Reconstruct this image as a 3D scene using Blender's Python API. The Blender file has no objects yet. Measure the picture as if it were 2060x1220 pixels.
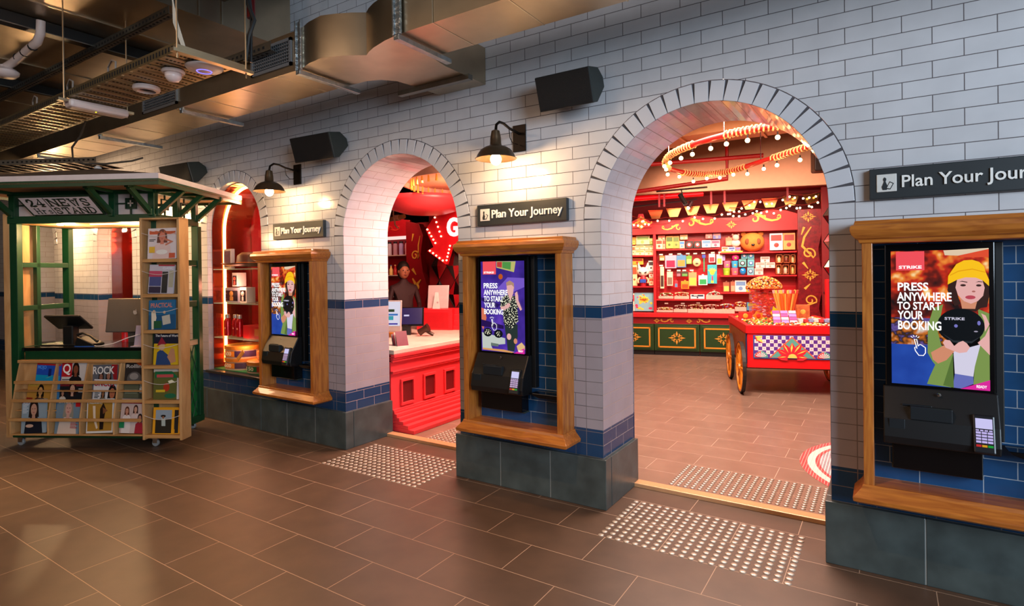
import bpy, bmesh, math, random
from mathutils import Vector, Matrix
PI = math.pi
sc = bpy.context.scene
COL = sc.collection
rnd = random.Random(7)
# ---------------------------------------------------------------- camera, world, exposure
YAW, PITCH, ROLL = 0.5837178697, -0.0049869995, -0.0127857342
CAM = Vector((2.331291827, -3.335146458, 1.489309475))
F = Vector((-math.sin(YAW)*math.cos(PITCH), math.cos(YAW)*math.cos(PITCH), math.sin(PITCH)))
R0 = F.cross(Vector((0, 0, 1))).normalized(); U0 = R0.cross(F)
RV = R0*math.cos(ROLL)+U0*math.sin(ROLL); UV_ = -R0*math.sin(ROLL)+U0*math.cos(ROLL)
cd = bpy.data.cameras.new('camera'); cam = bpy.data.objects.new('camera', cd); COL.objects.link(cam)
cam.matrix_world = Matrix(((RV.x, UV_.x, -F.x, CAM.x), (RV.y, UV_.y, -F.y, CAM.y), (RV.z, UV_.z, -F.z, CAM.z), (0, 0, 0, 1)))
cd.sensor_width = 36; cd.lens = 36*1158.2529/2060; cd.shift_x = 16.7305/2060; cd.shift_y = -56.7587/2060
cd.clip_start = 0.05; cd.clip_end = 100
sc.camera = cam
sc.view_settings.view_transform = 'Standard'; sc.view_settings.look = 'None'
sc.view_settings.exposure = 0.0; sc.view_settings.gamma = 1.0; sc.view_settings.use_curve_mapping = False
w = bpy.data.worlds.new('hall_ambient'); sc.world = w; w.use_nodes = True
w.node_tree.nodes['Background'].inputs[0].default_value = (0.62, 0.55, 0.55, 1)
w.node_tree.nodes['Background'].inputs[1].default_value = 0.20

def area(name, loc, target, size, power, col, sy=None, spread=PI):
    l = bpy.data.lights.new(name, 'AREA'); l.energy = power; l.color = col; l.size = size; l.spread = spread
    if sy: l.shape = 'RECTANGLE'; l.size_y = sy
    o = bpy.data.objects.new(name, l); COL.objects.link(o); o.location = loc
    o.rotation_euler = (Vector(target)-Vector(loc)).to_track_quat('-Z', 'Y').to_euler()
    return o
def spot(name, loc, target, power, col, ang=60, blend=.6, r=.05):
    l = bpy.data.lights.new(name, 'SPOT'); l.energy = power; l.color = col; l.spot_size = math.radians(ang); l.spot_blend = blend; l.shadow_soft_size = r
    o = bpy.data.objects.new(name, l); COL.objects.link(o); o.location = loc
    o.rotation_euler = (Vector(target)-Vector(loc)).to_track_quat('-Z', 'Y').to_euler()
    return o
def point(name, loc, power, col, r=.03):
    l = bpy.data.lights.new(name, 'POINT'); l.energy = power; l.color = col; l.shadow_soft_size = r
    o = bpy.data.objects.new(name, l); COL.objects.link(o); o.location = loc; return o
# daylight from the glazed front of the hall, to the right behind the camera
area('daylight', (7.2, -4.6, 2.7), (1.9, 0, 2.3), 3.2, 520, (.68, .84, 1.0), 2.6)
area('hall_fill', (-1.5, -5.2, 3.3), (-1.5, 0, 1.0), 5, 55, (1.0, .70, .50), 1.5)
# warm hall downlights
spot('downlight_left', (-2.6, -2.8, 3.38), (-3.0, -2.35, 0), 520, (1.0, .66, .34), 42, .95)
spot('downlight_left_b', (-1.0, -2.9, 3.38), (-0.9, -2.0, 0), 165, (1.0, .60, .32), 80, .9)
spot('downlight_front', (1.0, -2.4, 3.9), (1.2, -1.6, 0), 260, (1.0, .58, .32), 80, .9)
area('far_wall_fill', (-5.6, -1.2, 2.55), (-6.0, 0, 1.4), 1.4, 45, (1.0, .66, .38), .3)  # unseen area light added to warm the far wall
# sweet shop behind the right archway
area('shop_ceiling_a', (1.2, 1.9, 3.3), (1.1, 1.9, 0), 2.0, 300, (1.0, .74, .62), 2.2)
area('shop_ceiling_b', (0.8, 5.0, 2.62), (0.6, 6.9, .8), 2.4, 110, (1.0, .66, .52), .8)
# ticket counter behind the left archway
area('counter_ceiling', (-1.3, 1.35, 2.40), (-1.8, 1.7, 0), .7, 62, (1.0, .60, .46), .7)
point('canopy_fill', (-1.6, 1.7, 2.25), 9, (1.0, .55, .3), .05)  # unseen point light added to brighten the canopy underside
area('counter_front_light', (-0.45, 1.2, 2.4), (-1.5, 1.1, .4), .6, 85, (1.0, .66, .52))

# ---------------------------------------------------------------- materials
def lin(h):
    if isinstance(h, (tuple, list)): return tuple(h)[:3]
    h = h.lstrip('#'); v = [int(h[i:i+2], 16)/255 for i in (0, 2, 4)]
    return tuple(c/12.92 if c <= .04045 else ((c+.055)/1.055)**2.4 for c in v)
MATS = {}
def nd(nt, t, **kw):
    n = nt.nodes.new(t)
    for k, v in kw.items():
        if k.startswith('i_'):
            k = k[2:]; k = int(k) if k.isdigit() else k
            n.inputs[k].default_value = v
        else: setattr(n, k, v)
    return n
def mat(col, rough=.5, metal=0, emit=0, noise=.06, ns=18, coat=0, trans=0, alpha=1, bump=0, ecol=None):
    key = (str(col), rough, metal, emit, noise, ns, coat, trans, alpha, bump, str(ecol))
    if key in MATS: return MATS[key]
    m = bpy.data.materials.new('finish'); m.use_nodes = True; nt = m.node_tree; b = nt.nodes['Principled BSDF']
    c = lin(col); b.inputs['Base Color'].default_value = (*c, 1)
    b.inputs['Roughness'].default_value = rough; b.inputs['Metallic'].default_value = metal
    b.inputs['Coat Weight'].default_value = coat; b.inputs['Transmission Weight'].default_value = trans; b.inputs['Alpha'].default_value = alpha
    if noise or bump:
        tc = nd(nt, 'ShaderNodeTexCoord'); nz = nd(nt, 'ShaderNodeTexNoise', i_Scale=ns, i_Detail=4.0)
        nt.links.new(tc.outputs['Object'], nz.inputs['Vector'])
        if noise:
            mx = nd(nt, 'ShaderNodeMix', data_type='RGBA')
            mx.inputs[6].default_value = (*[x*(1-noise*2) for x in c], 1); mx.inputs[7].default_value = (*[min(1, x*(1+noise*2)) for x in c], 1)
            nt.links.new(nz.outputs[0], mx.inputs[0]); nt.links.new(mx.outputs[2], b.inputs['Base Color'])
        if bump:
            bp = nd(nt, 'ShaderNodeBump', i_Strength=bump, i_Distance=.01)
            nt.links.new(nz.outputs[0], bp.inputs['Height']); nt.links.new(bp.outputs[0], b.inputs['Normal'])
    if emit:
        b.inputs['Emission Color'].default_value = (*lin(ecol or col), 1); b.inputs['Emission Strength'].default_value = emit
    MATS[key] = m; return m
def wood(c1, c2, rough=.45, sc_=(6, 6, .8), coat=.1):
    key = ('wood', c1, c2, rough, sc_)
    if key in MATS: return MATS[key]
    m = bpy.data.materials.new('wood_grain'); m.use_nodes = True; nt = m.node_tree; b = nt.nodes['Principled BSDF']
    tc = nd(nt, 'ShaderNodeTexCoord'); mp = nd(nt, 'ShaderNodeMapping'); mp.inputs['Scale'].default_value = sc_
    nz = nd(nt, 'ShaderNodeTexNoise', i_Scale=9.0, i_Detail=8.0, i_Distortion=1.2)
    cr = nd(nt, 'ShaderNodeValToRGB'); cr.color_ramp.elements[0].position = .36; cr.color_ramp.elements[1].position = .66
    cr.color_ramp.elements[0].color = (*lin(c1), 1); cr.color_ramp.elements[1].color = (*lin(c2), 1)
    nt.links.new(tc.outputs['Object'], mp.inputs[0]); nt.links.new(mp.outputs[0], nz.inputs['Vector']); nt.links.new(nz.outputs[0], cr.inputs[0])
    nt.links.new(cr.outputs[0], b.inputs['Base Color']); b.inputs['Roughness'].default_value = rough; b.inputs['Coat Weight'].default_value = coat
    MATS[key] = m; return m
def tile(name, bw, rh, offset, ramp, mortar, ms=.0022, rough=.16, u0=0.0, v0=0.0, uv=True, var=.05, bumpd=.004, wav=.12, mrough=.85):
    """glazed tiles / stone slabs: Brick Texture on metre coordinates; ramp = [(v from, colour)]"""
    m = bpy.data.materials.new(name); m.use_nodes = True; nt = m.node_tree; b = nt.nodes['Principled BSDF']; L = nt.links.new
    tc = nd(nt, 'ShaderNodeTexCoord'); mp = nd(nt, 'ShaderNodeMapping'); mp.inputs['Location'].default_value = (u0, v0, 0)
    L(tc.outputs['UV' if uv else 'Object'], mp.inputs[0])
    br = nd(nt, 'ShaderNodeTexBrick', offset=offset, offset_frequency=2, squash=1.0)
    for k, v in (('Scale', 1.0), ('Mortar Size', ms), ('Mortar Smooth', .25), ('Bias', 0.0), ('Brick Width', bw), ('Row Height', rh)): br.inputs[k].default_value = v
    br.inputs['Color1'].default_value = (1-var, 1-var, 1-var, 1); br.inputs['Color2'].default_value = (1, 1, 1, 1); br.inputs['Mortar'].default_value = (1, 1, 1, 1)
    L(mp.outputs[0], br.inputs['Vector'])
    sp = nd(nt, 'ShaderNodeSeparateXYZ'); L(tc.outputs['UV' if uv else 'Object'], sp.inputs[0])
    mr = nd(nt, 'ShaderNodeMath', operation='DIVIDE'); mr.inputs[1].default_value = 5.0; L(sp.outputs[1], mr.inputs[0])
    cr = nd(nt, 'ShaderNodeValToRGB'); cr.color_ramp.interpolation = 'CONSTANT'; els = cr.color_ramp.elements
    while len(els) > 1: els.remove(els[0])
    els[0].position = 0; els[0].color = (*lin(ramp[0][1]), 1)
    for v, c in ramp[1:]:
        e = els.new(v/5.0); e.color = (*lin(c), 1)
    L(mr.outputs[0], cr.inputs[0])
    nz = nd(nt, 'ShaderNodeTexNoise', i_Scale=6.0, i_Detail=3.0); L(tc.outputs['UV' if uv else 'Object'], nz.inputs['Vector'])
    mx = nd(nt, 'ShaderNodeMix', data_type='RGBA', blend_type='MULTIPLY'); mx.inputs[0].default_value = 1
    L(cr.outputs[0], mx.inputs[6]); L(br.outputs[0], mx.inputs[7])
    mx3 = nd(nt, 'ShaderNodeMix', data_type='RGBA', blend_type='MULTIPLY'); mx3.inputs[0].default_value = 1
    vr = nd(nt, 'ShaderNodeMapRange', i_1=.3, i_2=.7, i_3=1-var*2, i_4=1.0); L(nz.outputs[0], vr.inputs[0])
    L(mx.outputs[2], mx3.inputs[6]); L(vr.outputs[0], mx3.inputs[7])
    m2 = nd(nt, 'ShaderNodeMix', data_type='RGBA'); m2.inputs[7].default_value = (*lin(mortar), 1)
    L(br.outputs['Fac'], m2.inputs[0]); L(mx3.outputs[2], m2.inputs[6]); L(m2.outputs[2], b.inputs['Base Color'])
    rr = nd(nt, 'ShaderNodeMapRange', i_3=rough, i_4=mrough); L(br.outputs['Fac'], rr.inputs[0]); L(rr.outputs[0], b.inputs['Roughness'])
    hs = nd(nt, 'ShaderNodeMath', operation='MULTIPLY'); hs.inputs[1].default_value = wav; L(nz.outputs[0], hs.inputs[0])
    h2 = nd(nt, 'ShaderNodeMath', operation='SUBTRACT'); L(hs.outputs[0], h2.inputs[0]); L(br.outputs['Fac'], h2.inputs[1])
    bp = nd(nt, 'ShaderNodeBump', i_Strength=.6, i_Distance=bumpd); L(h2.outputs[0], bp.inputs['Height']); L(bp.outputs[0], b.inputs['Normal'])
    return m
GLASS = bpy.data.materials.new('clear_glass'); GLASS.use_nodes = True
_n = GLASS.node_tree; _g = nd(_n, 'ShaderNodeBsdfGlossy'); _g.inputs['Roughness'].default_value = .02; _t = nd(_n, 'ShaderNodeBsdfTransparent'); _m = nd(_n, 'ShaderNodeMixShader')
_m.inputs[0].default_value = .07; _n.links.new(_t.outputs[0], _m.inputs[1]); _n.links.new(_g.outputs[0], _m.inputs[2]); _n.links.new(_m.outputs[0], _n.nodes['Material Output'].inputs[0])
BLACK = mat('#0b0b0c', .45, noise=0); BLACKG = mat('#08080a', .12, noise=0); DARK = mat('#1d1e20', .5)
WHITE = mat('#dedcda', .5); CHROME = mat('#c8c8c8', .2, 1, noise=.03); GALV = mat('#bfae94', .34, 1, noise=.12, ns=5, bump=.15)
GALVD = mat('#8d8a82', .38, 1, noise=.2, ns=9, bump=.1); GOLD = mat('#e0a83e', .45, .2); RED = mat('#c5101c', .45); BRIGHTRED = mat('#e01822', .4)
GREEN = mat('#0a3a1e', .4, noise=.1); OLIVE = mat('#1f3a17', .5); PLY = wood('#b07f4c', '#c99a66', .5, (1, 1, .25)); PINE = wood('#a87540', '#c08e56', .5, (.3, 3, 3))
OAK = wood('#9a5520', '#bd7630', .36, (5, 5, .5), .25); OAKH = wood('#98521c', '#b96f28', .34, (.5, 5, 5), .3)
BLUET = '#1d4064'; WHT = '#c9c8cb'; GRY = '#9d969d'
# ---------------------------------------------------------------- mesh helpers
class MB:
    def __init__(s, M=None): s.bm = bmesh.new(); s.M = M; s.mi = 0; s.uv = None
    def v(s, p):
        p = Vector(p); return s.bm.verts.new(s.M @ p if s.M else p)
    def f(s, vs):
        try: f = s.bm.faces.new(vs)
        except ValueError: return None
        f.material_index = s.mi; return f
    def box(s, a, b, M=None):
        x0, y0, z0 = a; x1, y1, z1 = b
        P = [(x0, y0, z0), (x1, y0, z0), (x1, y1, z0), (x0, y1, z0), (x0, y0, z1), (x1, y0, z1), (x1, y1, z1), (x0, y1, z1)]
        vs = [s.v(M @ Vector(p) if M else p) for p in P]
        for q in ((0, 3, 2, 1), (4, 5, 6, 7), (0, 1, 5, 4), (1, 2, 6, 5), (2, 3, 7, 6), (3, 0, 4, 7)): s.f([vs[i] for i in q])
        return s
    def quad(s, *P):
        return s.f([s.v(p) for p in P])
    def tube(s, pts, r, n=8, closed=False, caps=True):
        pts = [Vector(p) for p in pts]; N = len(pts); rings = []; prev = None
        for i, p in enumerate(pts):
            t = (pts[(i+1) % N]-pts[i-1]) if closed else (pts[min(i+1, N-1)]-pts[max(i-1, 0)])
            t.normalize()
            if prev is None:
                a = Vector((0, 0, 1)) if abs(t.z) < .9 else Vector((1, 0, 0)); x = t.cross(a).normalized()
            else:
                x = (prev - t*prev.dot(t))
                x = x.normalized() if x.length > 1e-6 else t.orthogonal().normalized()
            prev = x; y = t.cross(x); rr = r[i] if isinstance(r, (list, tuple)) else r
            rings.append([s.v(p+(x*math.cos(2*PI*k/n)+y*math.sin(2*PI*k/n))*rr) for k in range(n)])
        for i in range(N if closed else N-1):
            A, B = rings[i], rings[(i+1) % N]
            for k in range(n): s.f([A[k], A[(k+1) % n], B[(k+1) % n], B[k]])
        if caps and not closed: s.f(rings[0][::-1]); s.f(rings[-1])
        return s
    def lathe(s, prof, c=(0, 0, 0), n=20, M=None, a0=0, a1=2*PI, caps=True):
        full = abs(a1-a0-2*PI) < 1e-6; rings = []; c = Vector(c)
        for r, z in prof:
            ring = []
            for k in range(n if full else n+1):
                a = a0+(a1-a0)*k/n; p = Vector((r*math.cos(a), r*math.sin(a), z))
                ring.append(s.v((M @ p if M else p)+c))
            rings.append(ring)
        m = len(rings[0])
        for i in range(len(rings)-1):
            A, B = rings[i], rings[i+1]
            for k in range(m if full else m-1): s.f([A[k], A[(k+1) % m], B[(k+1) % m], B[k]])
        if full and caps:
            if prof[0][0] > 1e-4: s.f(rings[0][::-1])
            if prof[-1][0] > 1e-4: s.f(rings[-1])
        return s
    def prism(s, poly, y0, y1, f3=None):
        """polygon in (x,z), extruded along y"""
        g = f3 or (lambda x, z, y: (x, y, z))
        A = [s.v(g(x, z, y0)) for x, z in poly]; B = [s.v(g(x, z, y1)) for x, z in poly]; n = len(poly)
        s.f(A); s.f(B[::-1])
        for i in range(n): s.f([A[i], B[i], B[(i+1) % n], A[(i+1) % n]])
        return s
    def ribbon(s, pts, w, y0, y1):
        """flat stroke in the xz plane with width w (number or list)"""
        P = [Vector((p[0], p[1])) for p in pts]; L = []; Rr = []
        for i, p in enumerate(P):
            t = P[min(i+1, len(P)-1)]-P[max(i-1, 0)]; t.normalize(); nrm = Vector((-t.y, t.x))*((w[i] if isinstance(w, (list, tuple)) else w)/2)
            L.append(p+nrm); Rr.append(p-nrm)
        for i in range(len(P)-1):
            s.prism([tuple(Rr[i]), tuple(Rr[i+1]), tuple(L[i+1]), tuple(L[i])], y0, y1)
        return s
    def sph(s, c, r, n=10, sc_=(1, 1, 1)):
        c = Vector(c); rings = []
        for i in range(1, n):
            a = PI*i/n; rings.append([s.v(c+Vector((r*sc_[0]*math.sin(a)*math.cos(2*PI*k/(2*n)), r*sc_[1]*math.sin(a)*math.sin(2*PI*k/(2*n)), -r*sc_[2]*math.cos(a)))) for k in range(2*n)])
        b = s.v(c-Vector((0, 0, r*sc_[2]))); t = s.v(c+Vector((0, 0, r*sc_[2]))); m = 2*n
        for k in range(m): s.f([b, rings[0][(k+1) % m], rings[0][k]]); s.f([t, rings[-1][k], rings[-1][(k+1) % m]])
        for i in range(len(rings)-1):
            for k in range(m): s.f([rings[i][k], rings[i][(k+1) % m], rings[i+1][(k+1) % m], rings[i+1][k]])
        return s
    def build(s, name, m, parent=None, bev=0, smooth=False, loc=None, rz=0, label=None, cat=None, group=None, kind=None, rot=None):
        bmesh.ops.recalc_face_normals(s.bm, faces=s.bm.faces) if s.uv is None else None
        me = bpy.data.meshes.new(name); s.bm.to_mesh(me); s.bm.free()
        for x in (m if isinstance(m, (list, tuple)) else [m]): me.materials.append(x)
        if smooth:
            for p in me.polygons: p.use_smooth = True
            if smooth != 2 and hasattr(me, 'set_sharp_from_angle'): me.set_sharp_from_angle(angle=math.radians(40))
        o = bpy.data.objects.new(name, me); COL.objects.link(o)
        if bev:
            b = o.modifiers.new('edge', 'BEVEL'); b.width = bev; b.segments = 2; b.limit_method = 'ANGLE'; b.angle_limit = math.radians(40)
        if parent: o.parent = parent
        if loc: o.location = loc
        if rot: o.rotation_euler = rot
        elif rz: o.rotation_euler = (0, 0, rz)
        tag(o, label, cat, group, kind)
        return o
def tag(o, label=None, cat=None, group=None, kind=None):
    if label: o['label'] = label
    if cat: o['category'] = cat
    if group: o['group'] = group
    if kind: o['kind'] = kind
    return o
def thing(name, label, cat, loc=(0, 0, 0), rz=0, group=None, rot=None):
    o = bpy.data.objects.new(name, None); COL.objects.link(o); o.empty_display_size = .1
    o.location = loc; o.rotation_euler = rot or (0, 0, rz); return tag(o, label, cat, group)
def dup(root, label, loc, rz=None, group=None, rot=None):
    r = root.copy(); COL.objects.link(r); r.location = loc
    if rz is not None: r.rotation_euler = (0, 0, rz)
    if rot is not None: r.rotation_euler = rot
    r['label'] = label
    if group: r['group'] = group
    for ch in list(root.children):
        c = ch.copy(); COL.objects.link(c); c.parent = r
        for g in list(ch.children):
            d = g.copy(); COL.objects.link(d); d.parent = c
    return r
def text(txt, m, parent, x0, x1, z0, z1, y, depth=.002, bold=0.0, name='lettering', loc=None, rz=0, rot=None, spacing=1.0):
    """writing fitted to the box x0..x1, z0..z1, facing -y"""
    cu = bpy.data.curves.new(name, 'FONT'); cu.body = txt; cu.extrude = .01; cu.offset = bold; cu.space_character = spacing; cu.resolution_u = 3; cu.align_x = 'CENTER'
    t = bpy.data.objects.new('t', cu); COL.objects.link(t)
    me = bpy.data.meshes.new_from_object(t.evaluated_get(bpy.context.evaluated_depsgraph_get()))
    bpy.data.objects.remove(t); bpy.data.curves.remove(cu)
    xs = [v.co.x for v in me.vertices]; ys = [v.co.y for v in me.vertices]
    ax, bx, ay, by = min(xs), max(xs), min(ys), max(ys)
    for v in me.vertices:
        X = x0+(v.co.x-ax)/(bx-ax)*(x1-x0); Z = z0+(v.co.y-ay)/(by-ay)*(z1-z0)
        v.co = Vector((X, y-depth if v.co.z > 0 else y, Z))
    me.materials.clear(); me.materials.append(m)
    o = bpy.data.objects.new(name, me); COL.objects.link(o); o.parent = parent
    if loc: o.location = loc
    if rot: o.rotation_euler = rot
    elif rz: o.rotation_euler = (0, 0, rz)
    return o
def arc(cx, cz, r, a0, a1, n=12, rz=None):
    return [(cx+r*math.cos(a0+(a1-a0)*i/n), cz+(rz or r)*math.sin(a0+(a1-a0)*i/n)) for i in range(n+1)]
def spiral(cx, cz, r0, r1, a0, a1, n=22):
    return [(cx+(r0+(r1-r0)*i/n)*math.cos(a0+(a1-a0)*i/n), cz+(r0+(r1-r0)*i/n)*math.sin(a0+(a1-a0)*i/n)) for i in range(n+1)]
# ---------------------------------------------------------------- the front wall with its archways
H = .0789; ZB = .3130; TOPZ = 4.05
ARCH = [(1.480, .620, 1.812, .313), (-.882, .615, 1.815, .313), (-3.13, .47, 1.957, .50), (-5.72, .47, 1.957, .50), (-8.05, .47, 1.957, .50)]  # centre, radius, springing, sill
RAMP = [(0, BLUET), (ZB+2*H, GRY), (ZB+11*H, BLUET), (ZB+12*H, WHT)]
T_RUN = tile('glazed_brick_tiles', .232, H, .5, RAMP, '#5d5658', u0=-(2.2938-.116), v0=-ZB)
T_STK = tile('glazed_edge_tiles', .115, H, 0, RAMP, '#6b6466', v0=-ZB)
T_JMB = tile('glazed_jamb_tiles', .205, H, .4, RAMP, '#a08f88', v0=-ZB, rough=.10)
GROUT = mat('#4b474b', .8)
mb = MB(); bm = mb.bm; uvl = bm.loops.layers.uv.new('UVMap'); mb.uv = uvl
def wq(P, UVs, mi):
    f = bm.faces.new([bm.verts.new(p) for p in P]); f.material_index = mi
    for l, q in zip(f.loops, UVs): l[uvl].uv = q
def wr(x0, x1, z0, z1, mi=0, uo=0): wq([(x0, 0, z0), (x1, 0, z0), (x1, 0, z1), (x0, 0, z1)], [(x0-uo, z0), (x1-uo, z0), (x1-uo, z1), (x0-uo, z1)], mi)
x = 7.0
for cx, r, zs, sill in ARCH:
    ro = r+.118
    wr(cx+ro, x, ZB, TOPZ)
    wr(cx+r, cx+ro, ZB, zs, 1, cx+r); wr(cx-ro, cx-r, ZB, zs, 1, cx-ro+.003)
    if sill > ZB: wr(cx-r, cx+r, ZB, sill)
    N = 40
    for i in range(N):                       # wall above the ring
        a, b = PI*i/N, PI*(i+1)/N
        xa, xb, za, zb = cx+ro*math.cos(a), cx+ro*math.cos(b), zs+ro*math.sin(a), zs+ro*math.sin(b)
        wq([(xb, 0, zb), (xa, 0, za), (xa, 0, TOPZ), (xb, 0, TOPZ)], [(xb, zb), (xa, za), (xa, TOPZ), (xb, TOPZ)], 0)
        P = [(cx+q*math.cos(t), .002, zs+q*math.sin(t)) for q, t in ((r, a), (ro, a), (ro, b), (r, b))]
        wq(P, [(p[0], p[2]) for p in P], 3)
    # jambs and soffit
    D = .52
    for s in (1, -1):
        X = cx+s*r; P = [(X, 0, sill), (X, D, sill), (X, D, zs), (X, 0, zs)]; q = [(0, sill), (D, sill), (D, zs), (0, zs)]
        if s > 0: P, q = [P[0], P[3], P[2], P[1]], [q[0], q[3], q[2], q[1]]
        wq(P, q, 2)
        for i in range(20):
            a, b = PI/2*i/20, PI/2*(i+1)/20
            P = [(cx+s*r*math.cos(a), 0, zs+r*math.sin(a)), (cx+s*r*math.cos(a), D, zs+r*math.sin(a)), (cx+s*r*math.cos(b), D, zs+r*math.sin(b)), (cx+s*r*math.cos(b), 0, zs+r*math.sin(b))]
            q = [(0, zs+r*a), (D, zs+r*a), (D, zs+r*b), (0, zs+r*b)]
            if s > 0: P, q = P[::-1], q[::-1]
            wq(P, q, 2)
    x = cx-ro
wr(-13, x, ZB, TOPZ)
wq([(7, .53, 0), (7, .53, TOPZ), (2.1, .53, TOPZ), (2.1, .53, 0)], [(7, 0), (7, 4), (2, 4), (2, 0)], 0)
wq([(.862, .53, 0), (.862, .53, TOPZ), (-.267, .53, TOPZ), (-.267, .53, 0)], [(7, 0), (7, 4), (2, 4), (2, 0)], 0)
mb.build('wall_front', [T_RUN, T_STK, T_JMB, GROUT], kind='structure')
VT = mat('#c6c6cb', .15, noise=.04, ns=4)
for k, (cx, r, zs, sill) in enumerate(ARCH):
    v = MB(); n = int(round(PI*r/.0785)); L = PI*r/n*.965
    for i in range(n):
        a = PI*(i+.5)/n; c, s = math.cos(a), math.sin(a)
        M = Matrix(((-s, 0, c, cx), (0, 1, 0, 0), (c, 0, s, zs), (0, 0, 0, 1)))
        v.box((-L/2, -.004, r), (L/2, .004, r+.112), M)
    v.build('trim_%d' % (k+1), VT, bev=.0012, kind='structure')
# stone plinths
STONE = mat('#414a49', .30, noise=.34, ns=7, bump=.25); STONEJ = mat('#8b8b86', .7)
def plinth(x0, x1, d, name, zt=ZB):
    b = MB(); n = max(1, int(round((x1-x0)/.42))); xs = [x0+(x1-x0)*i/n for i in range(n+1)]
    for i in range(n): b.box((xs[i]+.001, -.027, 0), (xs[i+1]-.001, .06, zt))
    if d:
        b.box((x0, .062, 0), (x1, d, zt))
    b.mi = 1; b.box((x0+.004, -.0255, .001), (x1-.004, .04, zt-.002))
    b.build(name, [STONE, STONEJ], bev=.004, kind='structure')
P = .027
plinth(2.1-P, 7, .53, 'baseboard_right'); plinth(-.267-P, .86+P, .53, 'baseboard_middle'); plinth(-2.66, -1.497+P, .53, 'baseboard_left'); plinth(-3.60, -2.662, 0, 'baseboard_window', .31); plinth(-13, -3.602, 0, 'baseboard_far')
for k, cx in enumerate((-3.13, -5.72, -8.05)):
    MB().box((cx-.49, -.03, .478), (cx+.49, .3, .502)).build('trim_%d' % (k+6), mat('#25292c', .35), bev=.004, kind='structure')
# ---------------------------------------------------------------- floors
FT = tile('floor_slabs', .6, .2962, .5, [(0, '#594435')], '#a58a74', ms=.0022, rough=.44, u0=.78+1.2+.0, v0=2.1345, uv=False, var=.13, bumpd=.0015, wav=.15, mrough=.6)
FI = tile('inner_floor_slabs', .557, .2665, .5, [(0, '#8a7162')], '#c2a894', ms=.0018, rough=.30, u0=-.843+.557*10, v0=-1.055+.2665*10, uv=False, var=.08, bumpd=.0015, wav=.15, mrough=.6)
MB().quad((-14, -8, 0), (8, -8, 0), (8, .6, 0), (-14, .6, 0)); m_ = MB(); m_.quad((-14, -8, 0), (8, -8, 0), (8, .5, 0), (-14, .5, 0)); m_.build('floor', FT, kind='structure')
m_ = MB(); m_.box((-.02, .5, -.1), (3.6, 9.5, .018)); m_.build('floor_shop', FI, kind='structure')
m_ = MB(); m_.box((-5, .5, -.1), (-.021, 9.5, .018)); m_.build('floor_counter', FI, kind='structure')
for k, (a, b) in enumerate(((.862, 2.098), (-1.495, -.268))):
    MB().box((a, .452, -.01), (b, .535, .026)).build('trim_%d' % (k+9), mat('#d9a678', .35, .3), bev=.004, kind='structure')
# ceiling slab of the hall
MB().box((-14, -8, 4.0), (8, .05, 4.2)).build('ceiling', mat('#15130f', .9), kind='structure')
MB().box((-14, -8.1, 0), (3.5, -8, 4)).build('wall_hall_back', mat('#181411', .8), kind='structure')
MB().box((-14.1, -8, 0), (-14, .5, 4)).build('wall_hall_end', mat('#181411', .8), kind='structure')
# tactile domes
DOME = mat('#b3a698', .3, .35)
def dome_mesh():
    d = MB(); d.lathe([(.0175, 0), (.0165, .0025), (.0125, .0045), (.006, .0055), (.0, .0056)], n=14); o = d.build('tactile_dome', DOME, smooth=2, cat='tactile dome'); return o
d0 = dome_mesh()
def dome(x, y, z, label, group, first=[1]):
    o = d0 if first[0] else d0.copy()
    if not first[0]: COL.objects.link(o)
    first[0] = 0; o.location = (x, y, z); o['label'] = label; o['group'] = group
for i in range(20):
    for j in range(12): dome(.9907+.05*i, .2051-.05*j, 0, 'small pale metal dome of the tactile field before the right archway', 'tactile domes outside the right archway')
rest = MB(); near = []
for i in range(20):
    for j in range(12): near.append((-1.365+.05*i+.0, .206-.05*j))
near.sort(key=lambda p: (p[0]-CAM.x)**2+(p[1]-CAM.y)**2)
for k, (px, py) in enumerate(near):
    if k < 60: dome(px, py, 0, 'small pale metal dome in the near corner of the tactile field before the left archway', 'near tactile domes outside the left archway')
    else: rest.lathe([(.0175, 0), (.0165, .0025), (.0125, .0045), (.006, .0055), (.0, .0056)], (px, py, 0), n=10)
rest.build('tactile_domes', DOME, smooth=2, kind='stuff', label='many small pale domes in the far part of the tactile field before the left archway', cat='tactile domes')
rest = MB()
for i in range(20):
    for j in range(12):
        rest.lathe([(.0165, 0), (.0125, .0045), (.0, .0056)], (1.10+.0475*i, 1.02-.0395*j, .018), n=10)
        if i < 9: rest.lathe([(.0165, 0), (.0125, .0045), (.0, .0056)], (-1.06+.045*i, 1.0-.042*j*.98, .018), n=10)
rest.build('tactile_domes', DOME, smooth=2, kind='stuff', label='many small pale domes on the shop floor just inside the two archways', cat='tactile domes')
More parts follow.
